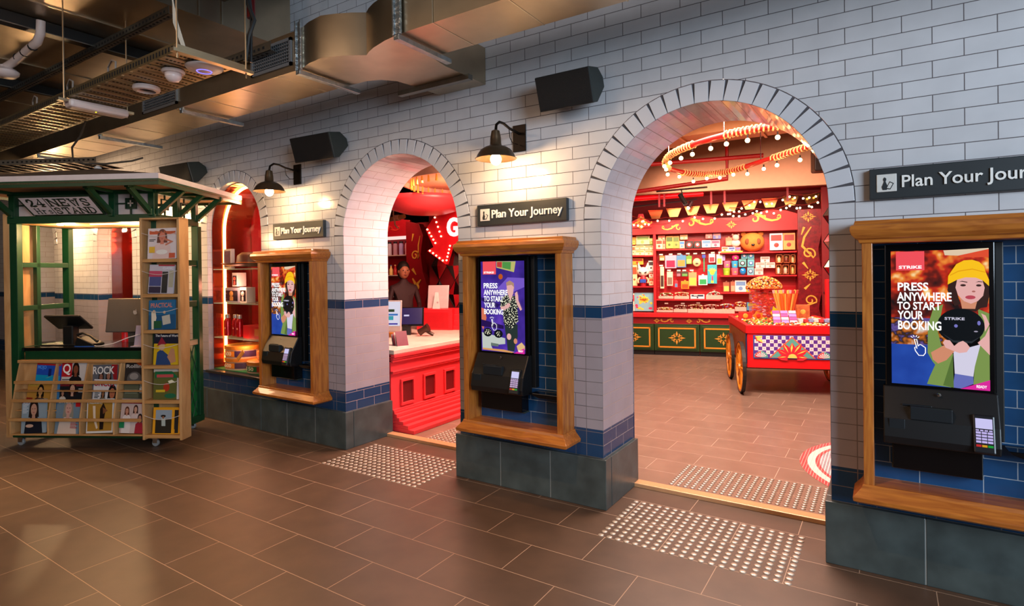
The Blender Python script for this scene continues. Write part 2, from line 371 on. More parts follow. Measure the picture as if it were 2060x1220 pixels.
# curved mosaic on the shop floor
mz = MB()
def ringq(cx, cy, r0, r1, mi, a0=PI*.5, a1=PI*1.5, n=60, z=.0195):
    mz.mi = mi
    for i in range(n):
        a, b = a0+(a1-a0)*i/n, a0+(a1-a0)*(i+1)/n
        mz.quad(*[(cx+q*math.cos(t), cy+q*math.sin(t)*1.0, z) for q, t in ((r0, a), (r1, a), (r1, b), (r0, b))])
mcx, mcy = 2.66, 1.68
for r0, r1, mi in ((.0, .75, 2), (.75, .779, 0), (.779, .832, 1), (.832, .885, 0)): ringq(mcx, mcy, r0+.0, r1, mi)
MOS = tile('mosaic_chips', .02, .02, 0, [(0, '#8d7f8d')], '#d8cfd0', ms=.0035, uv=False, rough=.3, var=.3)
mz.build('floor_mosaic', [tile('mosaic_red', .02, .02, 0, [(0, '#c8202c')], '#e7b9ae', ms=.0015, uv=False, rough=.3), tile('mosaic_white', .03, .03, 0, [(0, '#e6dfd8')], '#c9b9b0', ms=.001, uv=False, rough=.3), MOS], kind='structure')
# ---------------------------------------------------------------- booking kiosks in oak frames
def loft(b, prof, hx, dy, cx=0):
    R_ = []
    for o, z in prof: R_.append([b.v(p) for p in ((cx-hx-o, 0, z), (cx-hx-o, -dy-o, z), (cx+hx+o, -dy-o, z), (cx+hx+o, 0, z))])
    for A, B in zip(R_, R_[1:]):
        for i in range(4): b.f([A[i], A[(i+1) % 4], B[(i+1) % 4], B[i]])
    b.f(R_[0][::-1]); b.f(R_[-1])
def em(c, s=1.0): return mat('#050505', .2, emit=s, noise=0, ecol=c)
def glow(name, stops, scale, s=1.0, det=2.0):
    m = bpy.data.materials.new(name); m.use_nodes = True; nt = m.node_tree; b = nt.nodes['Principled BSDF']
    tc = nd(nt, 'ShaderNodeTexCoord'); nz = nd(nt, 'ShaderNodeTexNoise', i_Scale=scale, i_Detail=det); cr = nd(nt, 'ShaderNodeValToRGB')
    els = cr.color_ramp.elements; els[0].position, els[0].color = stops[0][0], (*lin(stops[0][1]), 1); els[1].position, els[1].color = stops[-1][0], (*lin(stops[-1][1]), 1)
    for p, c in stops[1:-1]: e = els.new(p); e.color = (*lin(c), 1)
    nt.links.new(tc.outputs['Object'], nz.inputs['Vector']); nt.links.new(nz.outputs[0], cr.inputs[0]); nt.links.new(cr.outputs[0], b.inputs['Emission Color'])
    b.inputs['Emission Strength'].default_value = s; b.inputs['Base Color'].default_value = (.01, .01, .01, 1); b.inputs['Roughness'].default_value = .15
    return m
BOKEH = glow('picture_bar_lights', [(.3, '#1a0606'), (.45, '#6a1408'), (.56, '#c82a10'), (.66, '#f08a30'), (.75, '#ffe0a0')], 16, .95)
BLUEF = glow('picture_blue_lane', [(.3, '#123a9a'), (.7, '#2450b4')], 8, .9)
MESS = glow('picture_mixed', [(.3, '#1a2048'), (.42, '#6f58a8'), (.5, '#2a1a10'), (.6, '#d8741c'), (.72, '#e8d8c8')], 22, .8)
PURP = glow('picture_purple', [(.3, '#2c1a78'), (.6, '#5030b0'), (.8, '#7a4ad0')], 7, .85)
SPOTS = glow('picture_spotted_shirt', [(.0, '#10141a'), (.55, '#10161c'), (.6, '#d8d8b8'), (1, '#f0e8c8')], 95, .9, 0)
def picture(parent, x0, x1, z0, z1, y, items, name='screen_image'):
    b = MB(); ms = []
    for k, (m, pts) in enumerate(items):
        if m not in ms: ms.append(m)
        b.mi = ms.index(m); yy = y-.00035*(k+1)
        b.f([b.v((x0+(x1-x0)*u, yy, z1-(z1-z0)*v)) for u, v in pts])
    return b.build(name, ms, parent)
def el(u, v, ru, rv, n=20, a=0): return [(u+ru*math.cos(a+2*PI*i/n), v+rv*math.sin(a+2*PI*i/n)) for i in range(n)]
def A1(L_): return [((x-103)/1487, (y-180)/2120) for x, y in L_]
def A2(L_): return [((x-95)/1395, .455+y/1995) for x, y in L_]
def A3(L_): return [((x-75)/500, (y-105)/1040) for x, y in L_]
def rc(u0, v0, u1, v1): return [(u0, v0), (u1, v0), (u1, v1), (u0, v1)]
SKIN = em('#e8b0ac', .95); SKIN2 = em('#d99070', .9); HAIR = em('#3a2320', .8); YEL = em('#f8c018', 1.0); JACK = em('#7f9a50', .9); JACK2 = em('#5f7d3c', .8)
W_ = em('#ffffff', 1.15); WH2 = em('#dcd8ee', .9); DK = em('#10161c', .6); MAG = em('#d8289a', 1); LRED = em('#f0505a', 1)
LADY = [(BOKEH, rc(0, 0, 1, .56)), (MESS, rc(0, .5, .62, .70)), (BLUEF, rc(0, .70, .62, 1)), (em('#e8d0b0', .9), A1([(930, 185), (1590, 165), (1590, 230), (1150, 270), (950, 260)])), (em('#e85030', .9), A1([(1150, 270), (1590, 180), (1590, 300), (1200, 300)])),
  (LRED, A1([(187, 190), (638, 190), (638, 488), (187, 488)])),
  (JACK, A2([(720, -60), (640, 200), (632, 600), (700, 720), (740, 770), (660, 950), (620, 1060), (970, 1085), (995, 600), (830, 480), (780, 280), (860, -120)])),
  (JACK, A2([(1340, -60), (1490, 0), (1490, 960), (1270, 1020), (1290, 760), (1370, 440)])), (HAIR, A1([(1000, 690), (1130, 640), (1110, 760), (1140, 880), (1180, 1010), (1090, 1040), (1040, 930), (985, 800)])),
  (HAIR, A1([(1490, 640), (1588, 720), (1588, 900), (1560, 1050), (1470, 1065), (1400, 1120), (1170, 1090), (1480, 900)])), (SKIN2, A1([(1170, 920), (1420, 960), (1390, 1080), (1200, 1080)])),
  (SKIN, A1([(1130, 640), (1250, 600), (1400, 600), (1495, 640), (1528, 760), (1505, 880), (1430, 960), (1330, 1003), (1230, 965), (1145, 880), (1105, 760)])),
  (WH2, A2([(1000, 560), (1220, 490), (1370, 440), (1290, 760), (1270, 905), (1015, 885)])), (em('#6f78c8', .8), A2([(1015, 880), (1270, 905), (1270, 1010), (1100, 1088), (985, 1082)])),
  (JACK2, A2([(850, 1060), (990, 610), (1000, 1085)])), (DK, el(.72, .55, .235, .126, 32)), (em('#8a88e0', .7), el(.675, .55, .018, .012)), (em('#8a88e0', .7), el(.90, .525, .016, .016)), (em('#c8c0d8', .6), el(.87, .585, .02, .005)), (em('#3a4048', .5), A2([(840, 300), (1000, 400), (1250, 400), (1380, 320), (1250, 430), (1000, 430)])),
  (SKIN2, A2([(680, 590), (860, 480), (1000, 500), (1010, 560), (900, 690), (780, 748), (705, 690)])), (SKIN, A2([(850, 440), (880, 395), (950, 400), (1010, 480), (1070, 425), (1130, 400), (1180, 430), (1225, 490), (1180, 560), (1080, 578), (980, 545), (890, 510)])),
  (SKIN, A2([(1330, 420), (1430, 320), (1490, 180), (1490, 585), (1360, 450)])), (SKIN, A2([(1380, 0), (1440, 30), (1490, 150), (1430, 260), (1420, 100)])),
  (YEL, A1([(988, 712), (998, 580), (1050, 500), (1120, 400), (1230, 345), (1350, 338), (1450, 370), (1520, 440), (1540, 520), (1588, 640), (1588, 735), (1500, 650), (1400, 608), (1250, 603), (1130, 638), (1050, 680)])),
  (em('#e8a010', .95), A1([(1030, 560), (1150, 500), (1350, 470), (1530, 520), (1540, 535), (1350, 485), (1150, 515), (1020, 580)])),
  (HAIR, el(.748, .256, .028, .008)), (HAIR, el(.90, .257, .026, .008)), (HAIR, A1([(1150, 672), (1200, 655), (1280, 672), (1275, 684), (1200, 667)])), (HAIR, A1([(1390, 680), (1440, 660), (1495, 668), (1495, 678), (1440, 672)])),
  (em('#c04858', .9), el(.818, .342, .05, .014)), (em('#b06860', .9), el(.85, .30, .018, .006)), (MAG, A2([(1090, 1088), (1490, 935), (1490, 1088)]))]
MAN = [(PURP, rc(0, 0, 1, 1)), (LRED, A3([(100, 105), (255, 105), (255, 255), (100, 255)])), (em('#d0c878', .8), A3([(262, 105), (482, 110), (462, 232), (262, 178)])), (em('#d04040', .8), A3([(270, 112), (328, 112), (325, 180), (268, 168)])), (em('#58a050', .8), A3([(332, 112), (430, 116), (425, 205), (330, 182)])),
  (em('#8060d8', .8), A3([(270, 420), (390, 290), (575, 300), (575, 400), (420, 470)])), (em('#301c70', .7), A3([(80, 520), (300, 600), (270, 640), (80, 560)])), (em('#d06020', .8), el(.47, .17, .05, .03)),
  (em('#e07858', .9), A3([(80, 640), (120, 660), (140, 760), (100, 900), (80, 860)])), (em('#301860', .7), A3([(80, 780), (340, 840), (340, 880), (80, 860)])), (em('#c8d0c8', .9), A3([(85, 930), (355, 985), (355, 1050), (190, 1075), (210, 1120), (90, 1120)])), (em('#708078', .8), A3([(190, 1045), (280, 1055), (275, 1085), (190, 1080)])),
  (em('#e0a060', .9), A3([(90, 1110), (340, 1115), (460, 1135), (430, 1146), (90, 1130)])), (em('#e8c088', .9), A3([(485, 1065), (540, 1020), (575, 1060), (575, 1100), (500, 1120)])),
  (DK, el(.16, .79, .10, .048)), (SPOTS, el(.16, .785, .08, .03)), (DK, el(.41, .80, .10, .046)), (SPOTS, el(.42, .80, .06, .03)),
  (em('#2c3a38', .8), A3([(350, 810), (500, 820), (500, 960), (470, 1060), (460, 1125), (385, 1122), (375, 1000), (360, 900)])), (SKIN, el(.655, .825, .05, .035)), (SKIN2, el(.80, .87, .04, .03)),
  (SPOTS, A3([(350, 505), (400, 482), (440, 500), (500, 500), (522, 610), (500, 640), (510, 780), (430, 880), (345, 815), (335, 680), (345, 650), (305, 640), (308, 560)])),
  (SKIN, A3([(310, 625), (350, 620), (400, 580), (425, 590), (410, 630), (350, 665), (315, 660)])), (SKIN, A3([(480, 520), (475, 470), (500, 448), (512, 500), (515, 550), (552, 650), (535, 665), (500, 600)])),
  (em('#b89078', .9), A3([(378, 350), (420, 325), (465, 355), (470, 420), (430, 400), (385, 400)])), (SKIN, A3([(385, 385), (440, 375), (465, 400), (458, 470), (440, 520), (425, 560), (405, 500), (388, 450)])), (MAG, A3([(455, 1148), (575, 1082), (575, 1148)]))]
TXR = [('PRESS', .073, .398, .236, .298), ('ANYWHERE', .066, .633, .309, .373), ('TO START', .066, .526, .380, .439), ('YOUR', .070, .345, .447, .511), ('BOOKING', .074, .527, .521, .588)]
TXM = [('PRESS', .085, .41, .24, .30), ('ANYWHERE', .085, .64, .315, .375), ('TO START', .085, .54, .385, .445), ('YOUR', .09, .35, .455, .515), ('BOOKING', .09, .54, .528, .588)]
IRON = mat('#0e0f11', .38, noise=.05); KEY = mat('#b8a8d8', .4, emit=.25, noise=0); FRT = tile('frame_blue_tiles', .232, H, .5, [(0, '#23507e')], '#9aa3ad', ms=.0022, u0=.05, v0=-ZB, rough=.1, var=.12, wav=.3)
def kiosk(cx, items, txt, label, where):
    t = thing('booking_kiosk', label, 'kiosk', (cx, 0, 0))
    MB().box((-.385, -.16, .47), (-.343, 0, 1.604)).build('side_board', OAK, t, bev=.003); MB().box((.343, -.16, .47), (.385, 0, 1.604)).build('side_board', OAK, t, bev=.003)
    b = MB(); loft(b, [(0, 1.60), (.010, 1.604), (.014, 1.618), (.026, 1.624), (.040, 1.640), (.047, 1.662), (.044, 1.682), (.030, 1.690), (.026, 1.706)], .385, .16); b.build('cornice', OAKH, t, bev=.002)
    b = MB(); loft(b, [(.018, .385), (.028, .390), (.042, .398), (.044, .416), (.032, .430), (.020, .444), (.010, .456), (.004, .472)], .385, .16); b.build('sill', OAKH, t, bev=.002)
    k = MB(); k.uv = k.bm.loops.layers.uv.new('UVMap'); f = k.quad((-.343, -.012, .472), (.343, -.012, .472), (.343, -.012, 1.60), (-.343, -.012, 1.60))
    for l in f.loops: l[k.uv].uv = (l.vert.co.x, l.vert.co.z)
    k.build('tiled_back', FRT, t)
    b = MB(); b.box((-.296, -.098, .935), (.10, -.03, 1.594)); s = b.build('screen', BLACKG, t, bev=.004)
    X0, X1, Z0, Z1 = -.272, .080, .948, 1.562
    pic = picture(s, X0, X1, Z0, Z1, -.0985, items)
    yt = -.0985-.00035*(len(items)+2)
    for q, a, b_, c, d in txt: text(q, W_, pic, X0+(X1-X0)*a, X0+(X1-X0)*b_, Z1-(Z1-Z0)*d, Z1-(Z1-Z0)*c, yt, .0005, bold=.022)
    lg = (.086, .33, .110, .133) if items is LADY else (.09, .33, .112, .134)
    text('STRIKE', W_, pic, X0+(X1-X0)*lg[0], X0+(X1-X0)*lg[1], Z1-(Z1-Z0)*lg[3], Z1-(Z1-Z0)*lg[2], yt, .0005, bold=.03, name='logo')
    if items is LADY: text('STRIKE', WH2, pic, X0+(X1-X0)*.56, X0+(X1-X0)*.76, Z1-(Z1-Z0)*.507, Z1-(Z1-Z0)*.487, yt, .0005, bold=.02, name='logo')
    text('READY', W_, pic, X0+(X1-X0)*.87, X0+(X1-X0)*.97, Z1-(Z1-Z0)*.985, Z1-(Z1-Z0)*.965, yt, .0005, bold=.02, name='logo')
    hx, hz = (X0+(X1-X0)*(.305 if items is LADY else .32), Z1-(Z1-Z0)*(.715 if items is LADY else .70))
    q = .036; h = MB(); outl = [(-.9, .9), (-.55, 1.0), (-.3, .1), (.0, .35), (.3, .25), (.6, .1), (.9, -.05), (.9, -.7), (.55, -1.05), (-.2, -1.05), (-.75, -.5), (-.9, -.1), (-.62, .05), (-.5, -.2), (-.95, 1.0)]
    h.ribbon([(hx+a*q*.62, hz+c*q) for a, c in outl], .0034, yt-.0004, yt)
    for a in (-.9, -.3, .3, .9): h.ribbon([(hx-.018+.010*math.sin(a*1.2), hz+.036+.010*math.cos(a)), (hx-.018+.018*math.sin(a*1.2), hz+.036+.018*math.cos(a))], .003, yt-.0004, yt)
    h.build('pointing_hand_icon', W_, pic)
    b = MB(); b.prism([(-.06, .936), (-.10, .936), (-.175, .80), (-.19, .72), (-.18, .685), (-.06, .675)], -.306, .108, lambda x, z, y: (y, x, z)); body = b.build('housing', IRON, t, bev=.006)
    b = MB(); b.box((-.235, -.150, .86), (-.125, -.128, .865)); b.box((-.205, -.182, .805), (-.055, -.150, .862)); b.box((-.285, -.183, .752), (-.225, -.165, .80)); b.build('card_slot', mat('#1d2226', .3), body, bev=.002)
    MB().lathe([(.0, .003), (.007, .002), (.008, 0)], (-.098, -.128, .915), 12, Matrix.Rotation(PI/2, 4, 'X')).build('lock', CHROME, body)
    b = MB(); b.box((-.272, -.11, .556), (.055, -.02, .68)); b.mi = 1; b.box((-.275, -.075, .544), (.058, -.014, .556)); b.build('printer_tray', [BLACKG, mat('#2a3330', .3)], t, bev=.004)
    b = MB(); b.box((.104, -.06, .72), (.134, -.012, 1.594)); b.build('hinge_post', BLACK, t, bev=.004)
    b = MB(); b.prism([(.135, .70), (.345, .70), (.345, .672), (.19, .672), (.15, .685)], -.125, -.012); b.build('side_shelf', BLACKG, t, bev=.003)
    # card reader, set into the housing and leaning back with it
    a = math.atan2(.075, .14); T = Matrix.Translation((.050, -.178, .775)) @ Matrix.Rotation(-a*.55, 4, 'X')
    b = MB(T); b.box((-.037, -.012, -.082), (.037, .05, .078)); cr = b.build('card_reader', mat('#17181c', .3), t, bev=.006)
    b = MB(T); b.box((-.028, -.0135, .020), (.028, -.0115, .062)); b.build('reader_screen', em('#c8c4f0', 1.0), cr)
    b = MB(T); cols = [0]
    for i in range(3):
        for j in range(4): b.box((-.028+i*.0195, -.0145, -.002-j*.0125), (-.011+i*.0195, -.0115, .007-j*.0125))
    for i in range(4): b.box((-.028+i*.0147, -.0145, .0095), (-.017+i*.0147, -.0115, .0155))
    for i, m in enumerate((1, 2, 3)): b.mi = m; b.box((-.028+i*.0195, -.0145, -.056), (-.011+i*.0195, -.0115, -.047))
    b.build('keypad', [KEY, em('#e03030', .7), em('#f0b020', .7), em('#20b040', .7)], cr)
    return t
kiosk(2.63, LADY, TXR, 'oak-framed booking kiosk with a yellow beanie picture, right of the large archway', 'R')
kiosk(.276, MAN, TXM, 'oak-framed booking kiosk with a purple picture, between the two open archways', 'M')
kiosk(-2.095, LADY, TXR, 'oak-framed booking kiosk on the pillar between the lit display window and the left archway', 'L')
# ---------------------------------------------------------------- signs
SIGNM = mat('#23282b', .45)
def sign(cx, label):
    t = thing('wall_sign', label, 'sign', (cx, 0, 0)); b = MB(); b.box((-.355, -.034, 1.815), (.355, 0, 1.962)); p = b.build('panel', SIGNM, t, bev=.004)
    b = MB(); b.prism([(-.325+.006*0, 1.848), (-.245, 1.848), (-.245, 1.932), (-.325, 1.932)], -.038, -.033); ic = b.build('icon', mat('#cfccc6', .5), p, bev=.004)
    b = MB(); b.prism([(-.300, 1.857), (-.284, 1.857), (-.280, 1.872), (-.286, 1.888), (-.289, 1.898), (-.286, 1.904), (-.2865, 1.912), (-.292, 1.917), (-.2975, 1.912), (-.298, 1.904), (-.295, 1.898), (-.298, 1.888), (-.304, 1.872)], -.040, -.0375)
    b.prism([(-.287, 1.862), (-.270, 1.858), (-.256, 1.886), (-.272, 1.896)], -.0405, -.038); b.mi = 1; b.prism([(-.284, 1.866), (-.272, 1.862), (-.261, 1.884), (-.272, 1.891)], -.042, -.040); b.build('bowling_pin', [SIGNM, mat('#cfccc6', .5)], ic)
    text('Plan Your Journey', mat('#e6e3dd', .5), p, -.225, .325, 1.846, 1.920, -.034, .007, bold=.012)
sign(2.63, 'dark Plan Your Journey sign above the nearest kiosk, cut off by the right edge')
sign(.286, 'dark Plan Your Journey sign on the pillar between the two archways')
sign(-2.07, 'small-looking dark Plan Your Journey sign left of the left archway')
# ---------------------------------------------------------------- gooseneck wall lamps
BRONZE = mat('#2a221c', .35, .8, noise=.1)
def lamp(x, label):
    t = thing('wall_lamp', label, 'lamp', (x, 0, 0))
    MB().box((-.05, -.012, 2.305), (.05, 0, 2.485)).build('backplate', BRONZE, t, bev=.002)
    pts = [(0, -.01, 2.425), (0, -.13, 2.437), (0, -.2, 2.455), (0, -.25, 2.455), (0, -.285, 2.43), (0, -.295, 2.385)]
    MB().tube(pts, .009, 8).tube([(0, -.03, 2.35), (0, -.09, 2.345), (0, -.125, 2.375), (0, -.135, 2.43)], .003, 6).build('arm', BRONZE, t, smooth=True)
    c = (0, -.295, 0)
    MB().lathe([(.012, 2.395), (.026, 2.388), (.034, 2.345), (.037, 2.30), (.043, 2.293), (.070, 2.284), (.098, 2.266), (.116, 2.240), (.126, 2.218), (.134, 2.212), (.131, 2.209), (.118, 2.218), (.098, 2.255), (.068, 2.276), (.04, 2.285)], c, 28, caps=False).build('shade', [mat('#6a5540', .32, .75, noise=.1)], t, smooth=True)
    MB().sph((0, -.295, 2.208), .036, 10, (1, 1, 1.05)).build('bulb', mat('#ffe0a0', .3, emit=32, noise=0, ecol='#ffd694'), t, smooth=2)
    l = point('lamp_light', (x, -.295, 2.165), 24 if x > -3 else 60, (1.0, .62, .30), .03)
lamp(.275, 'bronze gooseneck wall lamp above the sign between the two archways')
lamp(-2.09, 'bronze gooseneck wall lamp beside the display window')
lamp(-6.80, 'bronze gooseneck wall lamp seen far off through the left side of the news stand')
lamp(-4.43, 'bronze gooseneck wall lamp seen through the news stand, left of its tall rack')
# ---------------------------------------------------------------- loudspeakers
def speaker(M, label, W=.42):
    t = thing('loudspeaker', label, 'loudspeaker'); t.matrix_world = M
    # section in (y,z): front baffle at y=0 facing -y
    pr = [(0, -.105), (0, .105), (.13, .092), (.19, .03), (.19, -.03), (.06, -.105)]
    b = MB(); b.prism(pr, -W/2, W/2, lambda x, z, y: (y, x, z)); b.build('cabinet', mat('#1c2422', .5), t, bev=.006)
    MB().box((-W/2+.004, -.006, -.102), (W/2-.004, .001, .102)).build('grille', mat('#0c0b0b', .7, bump=.3, ns=200), t, bev=.004)
    MB().box((-.04, .17, -.03), (.04, .20, .03)).build('bracket', BLACK, t)
def spk(x, y, z, tilt, yaw, label, W=.42): speaker(Matrix.Translation((x, y, z)) @ Matrix.Rotation(math.radians(yaw), 4, 'Z') @ Matrix.Rotation(math.radians(tilt), 4, 'X'), label, W)
spk(.72, -.21, 2.588, 19, 0, 'black loudspeaker mounted above the pillar, just left of the large archway', .37)
spk(-1.63, -.21, 2.54, 17, 4, 'black loudspeaker above the lamp left of the left archway', .46)
spk(-3.78, -.22, 2.54, 17, 4, 'black loudspeaker half hidden behind the news stand roof', .5)
# ---------------------------------------------------------------- ducts and ceiling services
DZ0, DZ1 = 2.812, 3.07
def duct_prism(b, plan, z0=DZ0, z1=DZ1):
    A = [b.v((x, y, z0)) for x, y in plan]; B = [b.v((x, y, z1)) for x, y in plan]; b.f(A); b.f(B[::-1]); n = len(plan)
    for i in range(n): b.f([A[i], A[(i+1) % n], B[(i+1) % n], B[i]])
SEAM = mat('#d4c8b0', .3, .9)
def seam(b, xs, a0, a1):
    b.mi = 1
    for x in xs: b.box((x, a0, DZ0-.003), (x+.006, a1, DZ0+.001)); b.box((x, a0-.002, DZ0), (x+.006, a0, DZ1-.01))
    b.mi = 0
t = thing('air_duct', 'long galvanised air duct running along the tiled wall above the archways', 'duct')
b = MB(); duct_prism(b, [(-12, -.94), (-.78, -.95), (-.78, -.545), (-12, -.50)]); seam(b, [-1.03-.44*i for i in range(22)], -.941, -.545); b.build('straight_run', [GALV, SEAM], t)
fr_ = [(-.78, -.95), (-.66, -.985), (-.526, -1.0), (-.429, -.965), (-.34, -.92), (-.268, -.871), (-.22, -.90), (-.149, -.93), (-.022, -.965), (.106, -.985)]
bk_ = [(.106, -.62), (.02, -.57), (0, -.45), (0, -.005), (-.42, -.005), (-.44, -.32), (-.455, -.42), (-.52, -.50), (-.62, -.54), (-.78, -.545)]
b = MB(); duct_prism(b, fr_+bk_); b.build('junction_with_branch', GALV, t, smooth=True)
b = MB(); duct_prism(b, [(.106, -.985), (7, -1.05), (7, -.68), (.106, -.62)], DZ0, 3.08); seam(b, [.35+.47*i for i in range(11)], -.99, -.625); b.build('straight_run', [GALV, SEAM], t)
for x, a0, a1 in ((-.79, -.96, -.46), (-2.27, -.93, -.42), (-3.73, -.92, -.38), (-5.2, -.92, -.40), (.11, -1.0, -.55)):
    b = MB(); b.box((x-.03, a0-.012, DZ0-.012), (x-.018, a0+.004, 3.12)); b.box((x+.018, a0-.012, DZ0-.012), (x+.03, a0+.004, 3.12)); b.box((x-.018, a0-.004, DZ0-.006), (x+.018, a0+.004, 3.11))
    b.box((x-.02, a0-.012, DZ0-.04), (x+.02, a1, DZ0-.012)); b.build('flange', mat('#a8aeb0', .28, .9, noise=.25, ns=30, bump=.5), t, bev=.002)
b = MB(); b.box((-.60, -.26, DZ0-.035), (.04, -.215, DZ0-.001)); b.build('hanger_channel', GALVD, t)
# grilles
def grille(x0, x1, z0, z1, label_y):
    g = MB(); y = label_y; g.box((x0, y-.012, z0), (x1, y, z0+.02)); g.box((x0, y-.012, z1-.02), (x1, y, z1)); g.box((x0, y-.012, z0), (x0+.02, y, z1)); g.box((x1-.02, y-.012, z0), (x1, y, z1)); g.mi = 1
    g.box((x0+.02, y-.003, z0+.02), (x1-.02, y-.001, z1-.02)); g.mi = 0; n = int((z1-z0-.04)/.022)
    for i in range(n): g.box((x0+.02, y-.011, z0+.028+i*.022), (x1-.02, y-.004, z0+.034+i*.022))
    n = int((x1-x0-.04)/.022)
    for i in range(n): g.box((x0+.03+i*.022, y-.006, z0+.02), (x0+.033+i*.022, y-.003, z1-.02))
    g.build('vent_grille', [mat('#77787a', .4, .3), mat('#060606', .8)], t)
grille(-1.31, -.87, 2.855, 3.035, -.951); grille(-2.85, -2.3, 2.85, 3.03, -.949)
MB().box((-2.52, -.952, 2.87), (-2.42, -.949, 3.0)).build('tag', mat('#9a8f92', .5), t)
# the large upper duct
t = thing('air_duct', 'large square upper duct above the cable tray at the top left', 'duct')
b = MB(); b.box((-12, -3.2, 3.42), (-1.9, -.2, 3.95)); b.mi = 1
for x in (-2.6, -4.1, -5.6, -7.1): b.box((x, -3.2, 3.412), (x+.01, -.2, 3.42))
for y in (-1.0, -.82, -.62): b.box((-1.9, y, 3.42), (-1.892, y+.012, 3.95))
b.build('casing', [GALV, SEAM], t)
b = MB(); b.box((-1.3, -2.6, 3.3), (-.4, -1.15, 3.95)); b.build('air_duct', GALVD, bev=.004, label='dark upper duct box behind the double bend at the top edge', cat='duct')
for k, (x, z, w_) in enumerate(((-2.95, 3.33, .09), (-4.7, 3.33, .05), (-6.9, 3.33, .07))):
    b = MB(); b.box((x-w_/2, -3.4, z), (x+w_/2, -.25, z+.085)); b.mi = 1; b.box((x+w_/2, -3.4, z-.004), (x+w_/2+.008, -.25, z+.004)); b.build('ceiling_beam', [BLACK, GALVD], bev=.002, label=('black steel beam crossing under the big duct behind the white pipe', 'thin black steel rail crossing above the white emergency light', 'far black steel beam at the left edge of the ceiling')[k], cat='beam')
def perf(b, x0, x1, y, z, h, w_, step=.05):
    b.mi = 0; b.box((x0, y, z), (x1, y+.003, z+h)); b.box((x0, y, z), (x1, y+w_, z+.003)); b.mi = 1; n = int((x1-x0)/step)
    for i in range(n): b.box((x0+i*step+.012, y-.0012, z+h*.35), (x0+i*step+.034, y-.0002, z+h*.65)); b.box((x0+i*step+.012, y+w_*.35, z-.0012), (x0+i*step+.034, y+w_*.65, z-.0002))
HOLE = mat('#0a0806', .9)
b = MB(); perf(b, -9, -1.72, -1.30, 3.28, .055, .05); b.build('strut_channel', [GALVD, HOLE], label='long perforated steel channel above the cable tray under the big duct', cat='channel')
b = MB(); perf(b, -1.95, -1.0, -1.02, 2.96, .06, .05); b.build('strut_channel', [GALVD, HOLE], label='short perforated steel channel behind the round access point', cat='channel')
# cable tray
t = thing('cable_tray', 'long slotted metal cable tray with white fittings hung beneath it', 'cable tray')
ty0, ty1, tz = -1.64, -1.30, 2.75
b = MB(); b.box((-9, ty0, tz), (-.96, ty0+.003, tz+.055)); b.box((-9, ty1, tz), (-.96, ty1+.003, tz+.055)); b.mi = 1
for i in range(230): b.box((-9+i*.035, ty0-.0012, tz+.012), (-9+i*.035+.016, ty0-.0002, tz+.04))
b.build('side_rail', [mat('#8a7a58', .4, .85, noise=.2), HOLE], t)
b = MB()
for i in range(72):
    x = -1.02-.112*i; b.mi = 0; b.box((x-.042, ty0+.003, tz), (x+.042, ty1, tz+.004)); b.tube([(x-.052, ty0+.02, tz-.003), (x-.052, ty1-.02, tz-.003)], .0045, 5); b.mi = 1
    for j in range(14): b.box((x-.008, ty0+.025+j*.022, tz-.0012), (x+.008, ty0+.037+j*.022, tz-.0002))
b.build('slotted_base', [mat('#a08c66', .35, .85, noise=.15), HOLE], t)
for x, y in ((-.90, -1.67), (-.90, -1.26), (-2.43, -1.66), (-3.9, -1.66), (-2.43, -1.26)):
    MB().tube([(x, y, tz-.06), (x, y, 3.42 if y > -1.5 else 3.42)], .005, 6).build('hanging_rod', GALV, t)
for x in (-.92, -2.45): MB().box((x, -1.70, tz-.03), (x+.04, -1.22, tz-.012)).build('cross_bar', GALV, t)
MB().box((-.958, -1.66, tz), (-.93, -1.24, tz+.03)).build('end_bar', GALV, t)
for k in range(3):
    x = -1.75-.65*k
    MB().tube([(x, -1.62, tz+.03), (x-.02, -1.61, tz+.12), (x-.10, -1.60, tz+.15), (x-.2, -1.58, tz+.13), (x-.25, -1.56, tz+.05)], .006, 6).build('loose_cable', mat('#8a8078', .6), t, smooth=True)
PLW = mat('#c9bcb8', .4)
t = thing('access_point', 'white domed wireless access point with a blue light ring under the tray', 'access point', (-1.06, -1.43, tz-.006))
MB().lathe([(.10, 0), (.105, -.006), (.095, -.018), (.06, -.028), (0, -.032)], n=28).build('shell', PLW, t, smooth=2)
MB().lathe([(.036, -.029), (.040, -.0335), (.044, -.029)], n=28, caps=False).build('light_ring', em('#7a70ff', 2.0), t)
t = thing('motion_sensor', 'white half-globe motion sensor under the cable tray', 'sensor', (-1.28, -1.50, tz-.004))
MB().lathe([(.062, 0), (.066, -.01), (.058, -.02)], n=24).build('base', PLW, t, smooth=True); MB().lathe([(.048, -.02), (.045, -.045), (.03, -.066), (0, -.072)], n=24).build('globe', mat('#d8c8c4', .25), t, smooth=2)
t = thing('ceiling_ring', 'white open ring fitting with a dark centre under the cable tray', 'fitting', (-1.72, -1.45, tz-.004))
MB().lathe([(.055, 0), (.078, -.004), (.082, -.02), (.075, -.032), (.055, -.036), (.05, -.02)], n=28, caps=False).build('ring', PLW, t, smooth=True); MB().lathe([(.055, -.01), (0, -.011)], n=24).build('socket', mat('#15100d', .7), t)
t = thing('emergency_light', 'white box-shaped emergency light with a tiny yellow lamp under the tray', 'light', (-2.44, -1.45, tz-.065))
MB().box((-.055, -.19, 0), (.055, .19, .06)).build('body', PLW, t, bev=.02); MB().sph((.02, -.02, 0), .005, 5).build('indicator', em('#e8e020', 3), t)
text('RESERVED', mat('#8a6a6a', .5), t, -.03, .03, .028, .036, -.191)
t = thing('smoke_detector', 'round white smoke detector on a white pipe at the left edge', 'smoke detector', (-3.55, -1.66, 3.14))
